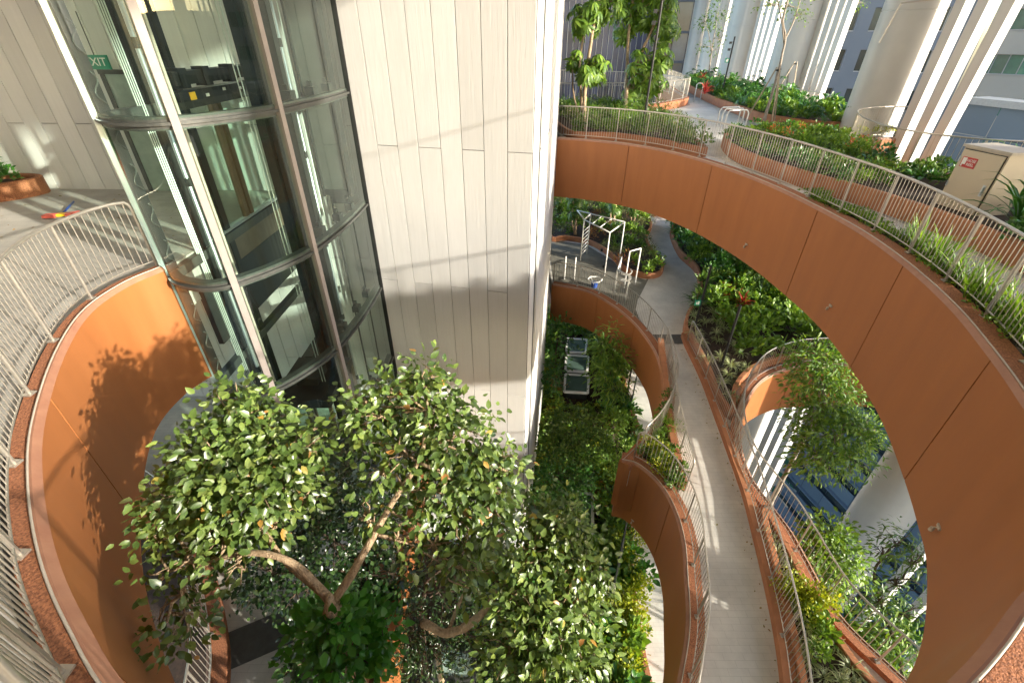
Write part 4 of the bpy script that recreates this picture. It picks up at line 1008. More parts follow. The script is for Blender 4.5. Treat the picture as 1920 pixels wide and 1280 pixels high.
# bicycle hoops on the upper path
hp = PZ(1372, 243, ZA)
for k in range(3):
    t = thing("bicycle_hoop", "%s white steel hoop on the upper path behind the round bed" % ("nearest", "middle", "farthest")[k], "bike rack", (hp.x+.1+.05*k, hp.y+.55*k, ZA), rz=.25, group="bicycle hoops")
    b = MB(); b.tube([(-.55,0,0), (-.55,0,.62), (-.50,0,.72), (-.42,0,.78), (.42,0,.78), (.50,0,.72), (.55,0,.62), (.55,0,0)], .03, 8); b.build("hoop_tube", M['white_steel'], t, smooth=True)
    b = MB(); b.box((-.55,0,.01), (.12,.12,.02)); b.box((.55,0,.01), (.12,.12,.02)); b.build("floor_plate", M['white_steel'], t)
t = thing("bicycle_hoop", "low white hoop at the start of the back bed", "bike rack", PZ(1306, 192, ZA))
b = MB(); b.tube([(-.2,0,0), (-.2,0,1.0), (-.12,0,1.08), (.12,0,1.08), (.2,0,1.0), (.2,0,0)], .03, 8); b.build("hoop_tube", M['white_steel'], t, smooth=True)

# small spotlights fixed to the fascias
def spot(px, py, path, ztop, label):
    d = ray(px, py); best = None
    f = offset(path, 0.06)
    for i in range(len(f)):
        c = f[i]; e = abs(c.x/c.y-d.x/d.y) if c.y > .2 else 9
        if (best is None or e < best[0]) and d.y*c.y > 0: best = (e, i)
    i = best[1]; c = f[i]; n = normals2(path)[i]; z = d.z*(c.y/d.y)
    t = thing("wall_spotlight", label, "spotlight", (c.x, c.y, z), group="little spotlights on the orange fascias")
    b = MB(); b.box(n*.012, (.02, .10, .04), rz=math.atan2(n.y, n.x)); b.build("mount_plate", M['trim'], t)
    b = MB(); b.tube([n*.02+Vector((0,0,-.02)), n*.05+Vector((0,0,-.03)), n*.055+Vector((0,0,-.05))], .009, 6); b.build("arm", M['trim'], t)
    b = MB(); b.tube([n*.055+Vector((0,0,-.045)), n*.06+Vector((0,0,-.10))], .026, 10); b.build("lamp_head", M['trim'], t, smooth=True, angle=R(40))
half = [p for p in ringA if p.x > 0]
spot(1398, 458, half, -3.2, "small spotlight on the fascia below the back of the ring")
spot(1557, 573, half, -3.2, "small spotlight in the middle of the shaded right fascia")
spot(1760, 988, half, -3.2, "larger square spotlight low on the shaded right fascia")
spot(1190, 975, [p for p in v1bl], -10.2, "tiny spotlight on the pointed lower parapet")

# skylights in the garden
def skylight(pts, label, z=ZC+.5, fm='white_steel', gm='skylight'):
    P = [PZ(x, y, z) for x, y in pts]
    t = thing("skylight", label, "skylight", group="garden skylights")
    c = sum(P, Vector())/4
    b = MB(); b.poly([tuple((c+(p-c)*.90)[:2]) for p in P], z+.02, z-.02); b.build("glass", M[gm], t)
    b = MB()
    for i in range(4): a, e = P[i], P[(i+1) % 4]; b.bar(a, e, .13, .12)
    b.build("frame", M[fm], t)
    b = MB(); b.poly([tuple((c+(p-c)*.96)[:2]) for p in P], z-.07, ZC-.02); b.build("upstand", M['ring'], t)
skylight([(1063,635),(1100,637),(1098,662),(1062,660)], "garden skylight, farthest of the three in a row below the deck")
skylight([(1062,666),(1103,669),(1101,697),(1060,695)], "garden skylight, middle of the three in a row below the deck")
skylight([(1060,702),(1104,705),(1102,737),(1058,734)], "garden skylight, nearest of the three in a row below the deck")
skylight([(1083,926),(1111,926),(1111,1012),(1086,1005)], "tall green glass skylight standing alone in the planting")
skylight([(1075,598),(1090,602),(1088,618),(1074,614)], "small skylight at the far end of the garden row")
skylight([(822,1212),(888,1222),(893,1275),(812,1270)], "green skylight under the dark tree at bottom centre", z=ZC+1, fm='ring', gm='skylight_pale')
# upright glass fins beside the garden path
for (x, y, h, lab) in ((1152, 1085, 2.6, "upright green glass screen below the pointed parapet"), (1183, 760, 2.6, "upright green glass screen beside the garden path")):
    p = PZ(x, y, ZC)
    t = thing("glass_screen", lab, "screen", p, rz=R(70))
    for k in range(4):
        b = MB(); b.box((.45*k-.7, 0, h/2), (.42, .02, h)); b.build("pane", M['skylight'], t)
    b = MB(); b.box((0, 0, h), (1.9, .05, .05)); b.box((0, 0, .03), (1.9, .05, .05))
    for k in range(5): b.box((.45*k-.92, 0, h/2), (.03, .05, h))
    b.build("frame", M['ring'], t)
# ================================================================== PLANTS
def leaf_template(w, fold=0.25, droop=0.15, tipw=0.42):
    ys = (0.0, 0.32, 0.68, 1.0); h1, h2 = w*.5, w*tipw
    z = lambda y: -droop*y*y
    v = [(0,0,0), (-h1,ys[1],z(ys[1])+fold*h1), (0,ys[1],z(ys[1])), (h1,ys[1],z(ys[1])+fold*h1),
         (-h2,ys[2],z(ys[2])+fold*h2), (0,ys[2],z(ys[2])), (h2,ys[2],z(ys[2])+fold*h2), (0,1,z(1))]
    f = [(0,2,1),(0,3,2),(1,2,5,4),(2,3,6,5),(4,5,7),(5,6,7)]
    return np.array(v, float), f
def fast_mesh(name, V, tris_quads, mats, midx=None):
    me = bpy.data.meshes.new(name)
    sizes = np.array([len(f) for f in tris_quads[0]]); k = tris_quads[1]      # template faces, repeated k times with stride
    tv = tris_quads[2]
    loops = np.concatenate([np.array(f) for f in tris_quads[0]])
    L = (loops[None, :]+(np.arange(k)*tv)[:, None]).ravel()
    tot = np.tile(sizes, k); start = np.concatenate([[0], np.cumsum(tot)[:-1]])
    me.vertices.add(len(V)); me.vertices.foreach_set("co", V.ravel())
    me.loops.add(len(L)); me.loops.foreach_set("vertex_index", L.astype(np.int32))
    me.polygons.add(len(tot)); me.polygons.foreach_set("loop_start", start.astype(np.int32)); me.polygons.foreach_set("loop_total", tot.astype(np.int32))
    for m in mats: me.materials.append(m)
    if midx is not None: me.polygons.foreach_set("material_index", np.tile(np.array(midx, dtype=np.int32), k))
    me.polygons.foreach_set("use_smooth", np.ones(len(tot), dtype=bool))
    me.update(calc_edges=True); me.validate()
    return me
def unit(a): return a/np.maximum(1e-9, np.linalg.norm(a, axis=-1, keepdims=True))
def cloud(name, pos, axis, nrm, size, tpl, mats, midx=None):
    T, F = tpl; axis = unit(axis); side = unit(np.cross(axis, nrm)); n = np.cross(side, axis)
    V = pos[:, None, :]+size[:, None, None]*(T[None, :, 0:1]*side[:, None, :]+T[None, :, 1:2]*axis[:, None, :]+T[None, :, 2:3]*n[:, None, :])
    return fast_mesh(name, V.reshape(-1, 3), (F, len(pos), len(T)), mats, midx)
def rand_dirs(n):
    v = nrg.normal(size=(n, 3)); return unit(v)

SUNV = np.array(SUN_DIR)
# ---- shrubs: a few meshes, many individual plants
def mesh_dome(name, n, rad, hgt, size, tpl, mats, up=0.5, droop=0.0, lump=5):
    lc = nrg.normal(size=(lump, 3))*np.array([rad*.5, rad*.5, hgt*.2])+np.array([0, 0, hgt*.55])
    which = nrg.integers(0, lump, n); d = rand_dirs(n); d[:, 2] = np.abs(d[:, 2])*1.0-.15
    r = nrg.uniform(.55, 1.0, n)[:, None]
    pos = lc[which]*.8+d*r*np.array([rad*.62, rad*.62, hgt*.5]); pos[:, 2] = np.maximum(.02, pos[:, 2])
    ax = d+np.array([0, 0, up-droop])+nrg.normal(size=(n, 3))*.4
    nr = np.array([0, 0, .9])+SUNV*.35+nrg.normal(size=(n, 3))*.5
    return cloud(name, pos, ax, nr, size*nrg.uniform(.65, 1.2, n), tpl, mats)
def mesh_blades(name, n, length, width, arch, tilt, mats, variegated=False, base_r=.04, z0=0.0):
    """narrow arching blades from one centre; three strips across when variegated"""
    V = []; st = 6; cols = 4 if variegated else 3
    for i in range(n):
        a = rnd.uniform(0, 2*math.pi); el = R(rnd.uniform(*tilt)); L = length*rnd.uniform(.6, 1.1); w = width*rnd.uniform(.8, 1.15)
        d = np.array([math.cos(a), math.sin(a), 0]); s = np.array([-math.sin(a), math.cos(a), 0]); p = d*base_r*rnd.random()+np.array([0, 0, z0*rnd.uniform(.5, 1)])
        tw = rnd.uniform(-.3, .3)
        for k in range(st):
            t = k/(st-1); ww = w*(.55+.9*t if t < .4 else .91*(1-((t-.4)/.6)**1.6))+.0015
            e = el-arch*t*t*rnd.uniform(.9, 1.1)
            if k: p = p+(d*math.cos(e)+np.array([0, 0, math.sin(e)]))*(L/(st-1))
            ss = s*math.cos(tw)+np.array([0, 0, math.sin(tw)])
            for u in ((-1, -.45, .45, 1) if variegated else (-1, 0, 1)):
                V.append(p+ss*u*ww/2+np.array([0, 0, abs(u)*ww*.18]))
    F = []; mi_ = []
    for k in range(st-1):
        for c in range(cols-1):
            F.append((k*cols+c, k*cols+c+1, (k+1)*cols+c+1, (k+1)*cols+c)); mi_.append(1 if (variegated and c != 1) else 0)
    return fast_mesh(name, np.array(V), (F, n, st*cols), mats, mi_ if variegated else None)
OV = leaf_template(.52, .3, .12); OVW = leaf_template(.60, .35, .18); NAR = leaf_template(.28, .25, .25); SMALL = leaf_template(.6, .2, .1); LAN = leaf_template(.22, .2, .35, .5)
PM = {}
def pm(kind, fn, k=2): PM[kind] = [fn(kind+"_foliage") for _ in range(k)]
pm('broad_bright', lambda n: mesh_dome(n, 110, .38, .55, .17, OV, [M['lf_bright']]))
pm('broad_mid', lambda n: mesh_dome(n, 130, .40, .55, .15, OV, [M['lf_mid']]))
pm('broad_deep', lambda n: mesh_dome(n, 130, .42, .60, .17, OVW, [M['lf_deep']]))
pm('fine_yellow', lambda n: mesh_dome(n, 300, .36, .45, .075, SMALL, [M['lf_yellow']], up=.6, lump=8))
pm('fine_bright', lambda n: mesh_dome(n, 300, .40, .50, .08, SMALL, [M['lf_bright']], up=.6, lump=8))
pm('fine_olive', lambda n: mesh_dome(n, 300, .42, .60, .08, NAR, [M['lf_olive']], up=.7, lump=8))
pm('feather', lambda n: mesh_dome(n, 320, .45, .8, .13, LAN, [M['lf_feather']], up=.1, droop=.2, lump=9))
pm('copper', lambda n: mesh_dome(n, 180, .36, .5, .10, NAR, [M['lf_copper']], up=.6, lump=7))
pm('palm', lambda n: mesh_blades(n, 46, .75, .035, 1.3, (35, 85), [M['lf_deep']]))
pm('palm_bright', lambda n: mesh_blades(n, 46, .62, .05, 1.1, (30, 85), [M['lf_bright']]))
pm('spider', lambda n: mesh_blades(n, 40, .50, .032, 1.9, (35, 80), [M['lf_mid'], M['lf_cream']], variegated=True))
pm('iris', lambda n: mesh_blades(n, 15, .55, .040, .55, (58, 88), [M['lf_bright']], base_r=.07))
pm('cordyline', lambda n: mesh_blades(n, 26, .55, .065, .9, (25, 85), [M['lf_red']], z0=.5))
pm('cover', lambda n: mesh_dome(n, 70, .20, .16, .06, SMALL, [M['lf_bright']], lump=4))
def mesh_flower(name):
    return mesh_dome(name, 60, .30, .62, .085, OVW, [M['lf_flower']], up=.8, lump=6)
pm('flower', mesh_flower)
# palmate clumps (young umbrella trees)
def palmate_arrays(centers, axes, leaflets, length, droop):
    P, A, Nn = [], [], []
    for c, ax in zip(centers, axes):
        ax = ax/np.linalg.norm(ax); u = np.cross(ax, [0.3, 0.5, 0.8]); u /= np.linalg.norm(u); v = np.cross(ax, u); a0 = rnd.random()*6
        for k in range(leaflets):
            a = a0+2*math.pi*k/leaflets; d = u*math.cos(a)+v*math.sin(a)
            P.append(c+d*.02); A.append(d+ax*.15+np.array([0, 0, -droop])); Nn.append(ax+np.array([0, 0, .3]))
    return np.array(P), np.array(A), np.array(Nn)
def mesh_palmate(name):
    c = nrg.normal(size=(26, 3))*np.array([.26, .26, .2])+np.array([0, 0, .55]); ax = unit(c-np.array([0, 0, .2]))+np.array([0, 0, .5])
    P, A, Nn = palmate_arrays(c, ax, 8, .2, .45); return cloud(name, P, A, Nn, np.full(len(P), .2)*nrg.uniform(.8, 1.1, len(P)), NAR, [M['lf_deep']])
pm('palmate', mesh_palmate)

def plant(kind, loc, s, label, cat, group, name=None, sz=1.0):
    me = rnd.choice(PM[kind])
    o = bpy.data.objects.new(name or "shrub", me); COL.objects.link(o)
    o.location = loc; o.rotation_euler = (rnd.uniform(-.12, .12), rnd.uniform(-.12, .12), rnd.uniform(0, 6.28)); o.scale = (s, s, s*sz)
    return tag(o, label, cat, group)
def inside(p, poly):
    x, y = p; c = False; n = len(poly)
    for i in range(n):
        x1, y1 = poly[i][0], poly[i][1]; x2, y2 = poly[(i+1) % n][0], poly[(i+1) % n][1]
        if (y1 > y) != (y2 > y) and x < (x2-x1)*(y-y1)/(y2-y1)+x1: c = not c
    return c
def scatter(poly, n, sep, tries=60, keep=None):
    xs = [p[0] for p in poly]; ys = [p[1] for p in poly]; out = []
    for _ in range(n*tries):
        if len(out) >= n: break
        p = (rnd.uniform(min(xs), max(xs)), rnd.uniform(min(ys), max(ys)))
        if not inside(p, poly) or (keep and not keep(*p)): continue
        if all((p[0]-q[0])**2+(p[1]-q[1])**2 > sep*sep for q in out): out.append(p)
    return out
def fill(poly, z, n, sep, kinds, smin, smax, label, group, keep=None):
    """kinds: list of (kind, weight, name, look)"""
    for p in scatter(poly, n, sep, keep=keep):
        k = rnd.choices(kinds, [q[1] for q in kinds])[0]
        plant(k[0], (p[0], p[1], z), rnd.uniform(smin, smax), "%s %s" % (k[3], label), "shrub", "%s %s" % (k[3], group), name=k[2])
# upper ring
fill(BEDS['A_round'], ZA+.30, 130, .42, [('broad_mid', 5, 'shrub', 'green leafy shrub'), ('broad_deep', 3, 'shrub', 'dark green shrub'), ('fine_bright', 2, 'shrub', 'fine bright shrub')], .6, .95, "in the round upper bed", "in the round upper bed",
     keep=lambda x, y: not (8.75 < x < 11.2 and 8.3 < y < 11.6))
for (x, y) in ((1440,262),(1470,268),(1500,258),(1530,262),(1490,275),(1555,275),(1590,290),(1575,268),(1545,262),(1610,285),(1460,258),(1520,280)):
    q = PZ(x, y, ZA+.55); plant('fine_bright', (q.x, q.y, ZA+.40), 1.15, "bright flowering shrub with coral heads in the round upper bed", "shrub", "flowering shrubs in the round upper bed")
    if x in (1440,1470,1500,1490,1590,1610): plant('flower', (q.x, q.y, ZA+.60), .68, "coral flower heads on the bright shrubs of the round upper bed", "flowers", "coral flowers in the round upper bed", name="flower_cluster")
for (x, y, s) in ((1893, 352, 2.1), (1905, 400, 1.8), (1880, 372, 1.6)):
    q = PZ(x, y, ZA+.6); plant('palm', (q.x+.3, q.y+.1, ZA+.35), s, "dark spiky palm in the shade beside the beige cabinet", "palm", "spiky palms beside the beige cabinet", name="palm")
fill(BEDS['A_back'], ZA+.32, 150, .55, [('broad_deep', 3, 'shrub', 'dark green shrub'), ('palm', 3, 'palm', 'dark feathery palm'), ('broad_bright', 3, 'shrub', 'bright green shrub'), ('palm_bright', 2, 'palm', 'bright strap-leaved plant'), ('palmate', 2, 'shrub', 'umbrella-leaved shrub')], .85, 1.5, "in the long back bed", "in the long back bed")
for (x, y) in ((1322, 172), (1318, 150), (1348, 150)):
    q = PZ(x, y, ZA+.8); plant('cordyline', (q.x, q.y, ZA+.35), 1.2, "crimson cordyline in the back bed by the lamp post", "cordyline", "cordylines in the back bed", name="cordyline")
fill(BEDS['A_left'], ZA+.2, 90, .45, [('broad_mid', 3, 'shrub', 'green leafy shrub'), ('palm_bright', 3, 'palm', 'bright strap-leaved plant'), ('fine_olive', 2, 'shrub', 'olive fine shrub'), ('feather', 2, 'shrub', 'feathery shrub')], .8, 1.3, "under the umbrella trees", "under the umbrella trees")
fill(BEDS['A_wall'], ZA+.3, 26, .4, [('broad_deep', 2, 'shrub', 'dark green shrub'), ('palm_bright', 2, 'palm', 'bright strap-leaved plant'), ('palmate', 1, 'shrub', 'umbrella-leaved shrub')], .7, 1.1, "in the planter at the grey wall", "in the planter at the grey wall")
va, vb_ = VERGE; n_ = len(va)
for i in range(0, n_, 1):
    for k in range(3):
        f = rnd.uniform(.12, .9); p = va[i].lerp(vb_[i], f)+Vector((rnd.uniform(-.06, .06), rnd.uniform(-.06, .06), 0))
        if k < 2 or p.y > 8.5: plant('cover', (p.x, p.y, ZA+.05), rnd.uniform(.6, 1.15), "low green ground cover along the foot of the ring railing", "ground cover", "ground cover along the ring railing", name="low_plant")
        elif rnd.random() < .95: plant('iris', (p.x, p.y, ZA+.05), rnd.uniform(.85, 1.35), "bright upright iris leaves behind the ring railing at right", "iris", "irises behind the ring railing", name="iris_plant")
# lower deck beds
def near_path(x, y): return True
fill(BEDS['B_big'], ZB+.28, 60, .55, [('spider', 5, 'spider_plant', 'pale striped spider plant')], .8, 1.15, "in the big lower bed", "in the big lower bed", keep=lambda x, y: x < 8.9 and y < 18.5)
fill(BEDS['B_big'], ZB+.28, 60, .6, [('broad_bright', 5, 'shrub', 'bright green shrub'), ('palm_bright', 1, 'palm', 'bright strap-leaved plant')], 1.1, 1.7, "in the big lower bed", "in the big lower bed", keep=lambda x, y: x >= 8.9 and y < 19.5)
fill(BEDS['B_big'], ZB+.28, 110, .55, [('palm', 3, 'palm', 'dark feathery palm'), ('broad_deep', 3, 'shrub', 'dark green shrub'), ('fine_bright', 2, 'shrub', 'fine bright shrub'), ('broad_mid', 2, 'shrub', 'green leafy shrub')], 1.1, 1.8, "in the big lower bed", "in the big lower bed", keep=lambda x, y: y >= 18.0)
for (x, y, s) in ((1395,560,1.15),(1372,532,.9),(1383,543,.9),(1366,548,.8),(1360,575,.7)):
    q = PZ(x, y, ZB+1.0); plant('cordyline', (q.x, q.y, ZB+.3), s, "crimson cordyline glowing in the big lower bed", "cordyline", "cordylines in the big lower bed", name="cordyline")
fill(BEDS['B_slim'], ZB+.15, 80, .2, [('spider', 6, 'spider_plant', 'pale striped spider plant'), ('broad_bright', 1, 'shrub', 'bright green shrub')], .55, .85, "in the narrow street-side bed", "in the narrow street-side bed")
for (x, y) in ((1495,1085),(1510,1100),(1525,1120),(1500,1115),(1530,1140),(1482,1098),(1540,1128)):
    q = PZ(x, y, ZB+.5); plant('fine_yellow', (q.x, q.y, ZB+.2), rnd.uniform(.7, 1.0), "yellow-green fine shrub at the head of the narrow street-side bed", "shrub", "yellow-green shrubs of the narrow bed")
fill(BEDS['wedge'], ZB+.1, 26, .34, [('fine_bright', 2, 'shrub', 'fine bright shrub'), ('broad_mid', 3, 'shrub', 'green leafy shrub'), ('palm_bright', 1, 'palm', 'bright strap-leaved plant')], .55, .9, "in the wedge bed beside the walkway", "in the wedge bed beside the walkway")
for (x, y) in ((1240,850),(1228,838),(1248,868),(1236,872)):
    q = PZ(x, y, ZB+.4); plant('fine_yellow', (q.x, q.y, ZB+.1), 1.0, "yellow-green fine shrub in the wedge bed beside the walkway", "shrub", "yellow-green shrubs of the wedge bed")
fill(BEDS['B_left'], ZB+.2, 95, .5, [('broad_mid', 3, 'shrub', 'green leafy shrub'), ('fine_olive', 3, 'shrub', 'olive fine shrub'), ('copper', 1, 'shrub', 'coppery shrub'), ('palm_bright', 2, 'palm', 'bright strap-leaved plant'), ('broad_bright', 2, 'shrub', 'bright green shrub')], .9, 1.5, "behind the climbing frame", "behind the climbing frame")
# small planting round the loop parapets
for i in range(2, len(v2)-20, 3):
    p = offset(v2, -0.5)[i]
    if p.y > 9.5 and p.x > 7.2: plant('copper' if rnd.random() < .5 else 'fine_olive', (p.x, p.y, ZB+.1), rnd.uniform(.5, .75), "low coppery shrub along the sunlit loop parapet", "shrub", "shrubs along the loop parapet")
for i in range(0, len(loopA), 4):
    p = offset(loopA, .55)[i]; plant('fine_yellow', (p.x, p.y, ZA+.2), .7, "yellow-green shrub inside the upper loop railing", "shrub", "shrubs along the upper loop railing")
# garden far below
GARD = [(1.0,11),(1.8,20),(2.0,29),(7,29),(6.9,24),(6.4,20),(6.6,17.4),(5.6,14),(4.8,11.2),(4.4,9),(4.1,6),(3.8,2.5),(-1.5,2.5),(-1.8,8),(-1.0,10)]
fill(GARD, ZC+.0, 250, .52, [('broad_deep', 2, 'shrub', 'dark green shrub'), ('broad_mid', 4, 'shrub', 'green leafy shrub'), ('fine_yellow', 2, 'shrub', 'yellow-green fine shrub'), ('broad_bright', 4, 'shrub', 'bright green shrub'), ('palm_bright', 2, 'palm', 'bright strap-leaved plant'), ('fine_olive', 2, 'shrub', 'olive fine shrub'), ('copper', 1, 'shrub', 'coppery shrub'), ('fine_bright', 1, 'shrub', 'fine bright shrub')], 1.1, 2.1, "in the garden far below", "in the garden far below",
     keep=lambda x, y: not (2.6 < x < 5.4 and 17.5 < y < 27) and not (2.9 < x < 3.8 and 11 < y < 13.8))
fill([(2.4,17.6),(5.3,17.6),(5.3,27),(2.6,27)], ZC, 40, .42, [('fine_bright', 3, 'shrub', 'low fine bright shrub'), ('fine_yellow', 1, 'shrub', 'low yellow-green shrub')], .55, .85, "round the garden skylights", "round the garden skylights",
     keep=lambda x, y: not (2.9 < x < 5.5 and 19.5 < y < 27.2))
for k in range(26):
    q = PZ(rnd.uniform(1140, 1195), 940+13*k, ZC+.8)
    plant('fine_yellow' if k % 3 else 'palm_bright', (q.x, q.y, ZC+.1), rnd.uniform(1.2, 1.8), "sunlit yellow-green shrub along the lower garden path", "shrub", "sunlit shrubs along the garden path")
for k in range(14):
    q = PZ(rnd.uniform(1012, 1035), 740+12*k, ZC+1.0)
    plant('copper' if k % 2 else 'fine_yellow', (q.x, q.y, ZC+.1), rnd.uniform(1.0, 1.6), "orange-tinged shrub at the foot of the tower flank", "shrub", "shrubs at the foot of the tower flank")

# ---- trees
def sample_blob(c, rad, n, hollow=.35):
    d = rand_dirs(n); r = nrg.uniform(hollow**3, 1, n)**(1/3)
    return np.array(c)[None, :]+d*r[:, None]*np.array(rad)[None, :], d
def tree(name, label, cat, trunks, blobs, leaf, mat, bark, twig=.012, clump=6, spread=.16, group=None, droop=.25, palmate=False, upn=.9, ntwig=26, limb_r=.03, sunn=.45):
    """trunks: [(path, r0, r1)]; blobs: [(centre, radii, clusters)]; the crown is made of small clusters of single leaves"""
    root = thing(name, label, cat, tuple(trunks[0][0][0]), group=group); O = Vector(trunks[0][0][0])
    for k, (pts, r0, r1) in enumerate(trunks):
        path = spline([Vector(p)-O for p in pts], .12); n = len(path)
        rr = [(r0+(r1-r0)*i/(n-1))*(1+.06*math.sin(i*1.7+k)) for i in range(n)]
        path = [p+Vector((math.sin(i*.9+k)*.006, math.cos(i*.7)*.006, 0)) for i, p in enumerate(path)]
        b = MB(); b.tube(path, rr, 10); b.build("trunk" if k == 0 else "limb", M[bark], root, smooth=True)
    tips = [Vector(t[0][-1])-O for t in trunks]
    allp = [p for t in trunks for p in spline([Vector(q)-O for q in t[0]], .25)][3:] or tips
    P, A, Nn, S = [], [], [], []; tw = MB()
    for c, rad, n in blobs:
        c = Vector(c)-O; pts, d = sample_blob(c, rad, n)
        root_p = min(allp, key=lambda q: (q-c).length)
        mid = root_p.lerp(c, .75)
        if (mid-root_p).length > .05: tw.tube(spline([root_p, root_p.lerp(mid, .5)+Vector((rnd.uniform(-.05, .05), 0, .05)), mid], .15), [limb_r*(1-.5*i/20) if i < 20 else limb_r*.5 for i in range(len(spline([root_p, root_p.lerp(mid, .5), mid], .15))+2)][:len(spline([root_p, root_p.lerp(mid, .5)+Vector((.0, 0, .05)), mid], .15))], 6) if False else tw.tube([root_p, root_p.lerp(mid, .5)+Vector((rnd.uniform(-.05, .05), rnd.uniform(-.05, .05), .05)), mid], [limb_r, limb_r*.75, limb_r*.55], 6)
        for k in range(min(ntwig, n)):
            e = Vector(pts[k]); j = mid.lerp(e, .5)+Vector((rnd.uniform(-.08, .08), rnd.uniform(-.08, .08), rnd.uniform(0, .1)))
            tw.tube([mid, j, e], [twig*1.4, twig, twig*.5], 4, caps=False)
        for k in range(n):
            if palmate:
                p_, a_, n__ = palmate_arrays([pts[k]], [d[k]+np.array([0, 0, .8])], clump, leaf[0], droop)
                P.append(p_); A.append(a_); Nn.append(n__); S.append(np.full(len(p_), leaf[0])*nrg.uniform(.75, 1.15, len(p_)))
            else:
                m = clump; o = nrg.normal(size=(m, 3))*spread*.5
                P.append(pts[k]+o); A.append(unit(o)*.8+d[k]*.7+np.array([0, 0, -droop])+nrg.normal(size=(m, 3))*.45)
                Nn.append(np.array([0, 0, upn])+SUNV*sunn+d[k]*.4+nrg.normal(size=(m, 3))*.45); S.append(leaf[0]*np.clip(nrg.normal(.86, .22, m), .4, 1.3))
    if tw.v: tw.build("twig_work", M[bark], root, smooth=True)
    me = cloud("crown", np.concatenate(P), np.concatenate(A), np.concatenate(Nn), np.concatenate(S), leaf[1], [M[mat]])
    o = bpy.data.objects.new("crown", me); COL.objects.link(o); o.parent = root
    return root
def blob(x, y, t, rx, ry, n, rd=None):
    k = t*KT/FPX; return (PT(x, y, t), (rx*k, (rd or (rx+ry)/2)*k, ry*k), n)
BIG = leaf_template(.56, .28, .16, .40)
KT = 0.64
F = PT(622, 1132, 6.8)
tree("rubber_tree", "big glossy-leaved tree with a forked tan trunk, in front of the glass lift", "tree",
     [([(F.x+.05, F.y-.1, ZC+.1), (F.x, F.y-.15, ZB+1.4), (F.x+.03, F.y-.10, F.z-.9), F], .12, .075),
      ([F, PT(600, 1105, 6.8), PT(565, 1065, 6.75), PT(520, 1042, 6.7), PT(450, 1038, 6.7), PT(365, 1064, 6.7)], .046, .018),
      ([PT(600, 1110, 6.9), PT(545, 1060, 7.0), PT(500, 1005, 7.0), PT(470, 950, 7.1), PT(450, 880, 7.2)], .036, .016),
      ([F, PT(655, 1085, 6.8), PT(690, 1020, 6.8), PT(735, 945, 6.9), PT(790, 850, 7.1), PT(800, 770, 7.3)], .044, .016)],
     [blob(440, 752, 7.5, 55, 35, 62), blob(470, 800, 7.5, 85, 45, 127), blob(420, 855, 7.3, 95, 60, 174), blob(525, 850, 7.4, 75, 60, 139), blob(360, 930, 7.1, 75, 60, 127), blob(460, 925, 7.1, 90, 65, 174), blob(545, 900, 7.3, 50, 50, 57),
      blob(320, 985, 7.0, 40, 35, 36), blob(420, 1000, 7.0, 60, 35, 57), blob(500, 990, 7.1, 40, 30, 20), blob(345, 1050, 6.6, 50, 25, 11), blob(335, 1130, 6.6, 50, 50, 20), blob(340, 1180, 6.5, 45, 40, 18), blob(300, 1075, 6.6, 40, 22, 6), blob(440, 1068, 6.6, 40, 25, 7),
      blob(798, 708, 7.7, 36, 32, 39), blob(735, 735, 7.6, 55, 35, 54), blob(700, 790, 7.5, 50, 45, 59), blob(805, 768, 7.6, 75, 45, 115), blob(860, 830, 7.5, 85, 65, 174), blob(760, 850, 7.3, 70, 45, 40), blob(910, 905, 7.5, 55, 65, 127), blob(830, 925, 7.2, 80, 50, 109), blob(890, 985, 7.3, 60, 50, 85), blob(840, 1040, 7.1, 60, 40, 44), blob(715, 890, 7.2, 40, 30, 20), blob(760, 1010, 7.0, 35, 40, 15), blob(690, 960, 7.0, 22, 45, 13), blob(870, 1075, 7.0, 45, 35, 23), blob(940, 960, 7.4, 30, 60, 31), blob(955, 880, 7.5, 24, 40, 20), blob(660, 760, 7.5, 24, 30, 15), blob(590, 830, 7.4, 26, 30, 18), blob(575, 930, 7.3, 26, 40, 18), blob(300, 940, 7.0, 20, 40, 15), blob(290, 1010, 6.9, 16, 30, 10), blob(395, 1045, 6.9, 40, 18, 13)],
     (.104, BIG), 'lf_rubber', 'bark', clump=5, spread=.17, ntwig=14, limb_r=.016, twig=.008, droop=.7, upn=.35, sunn=.7)
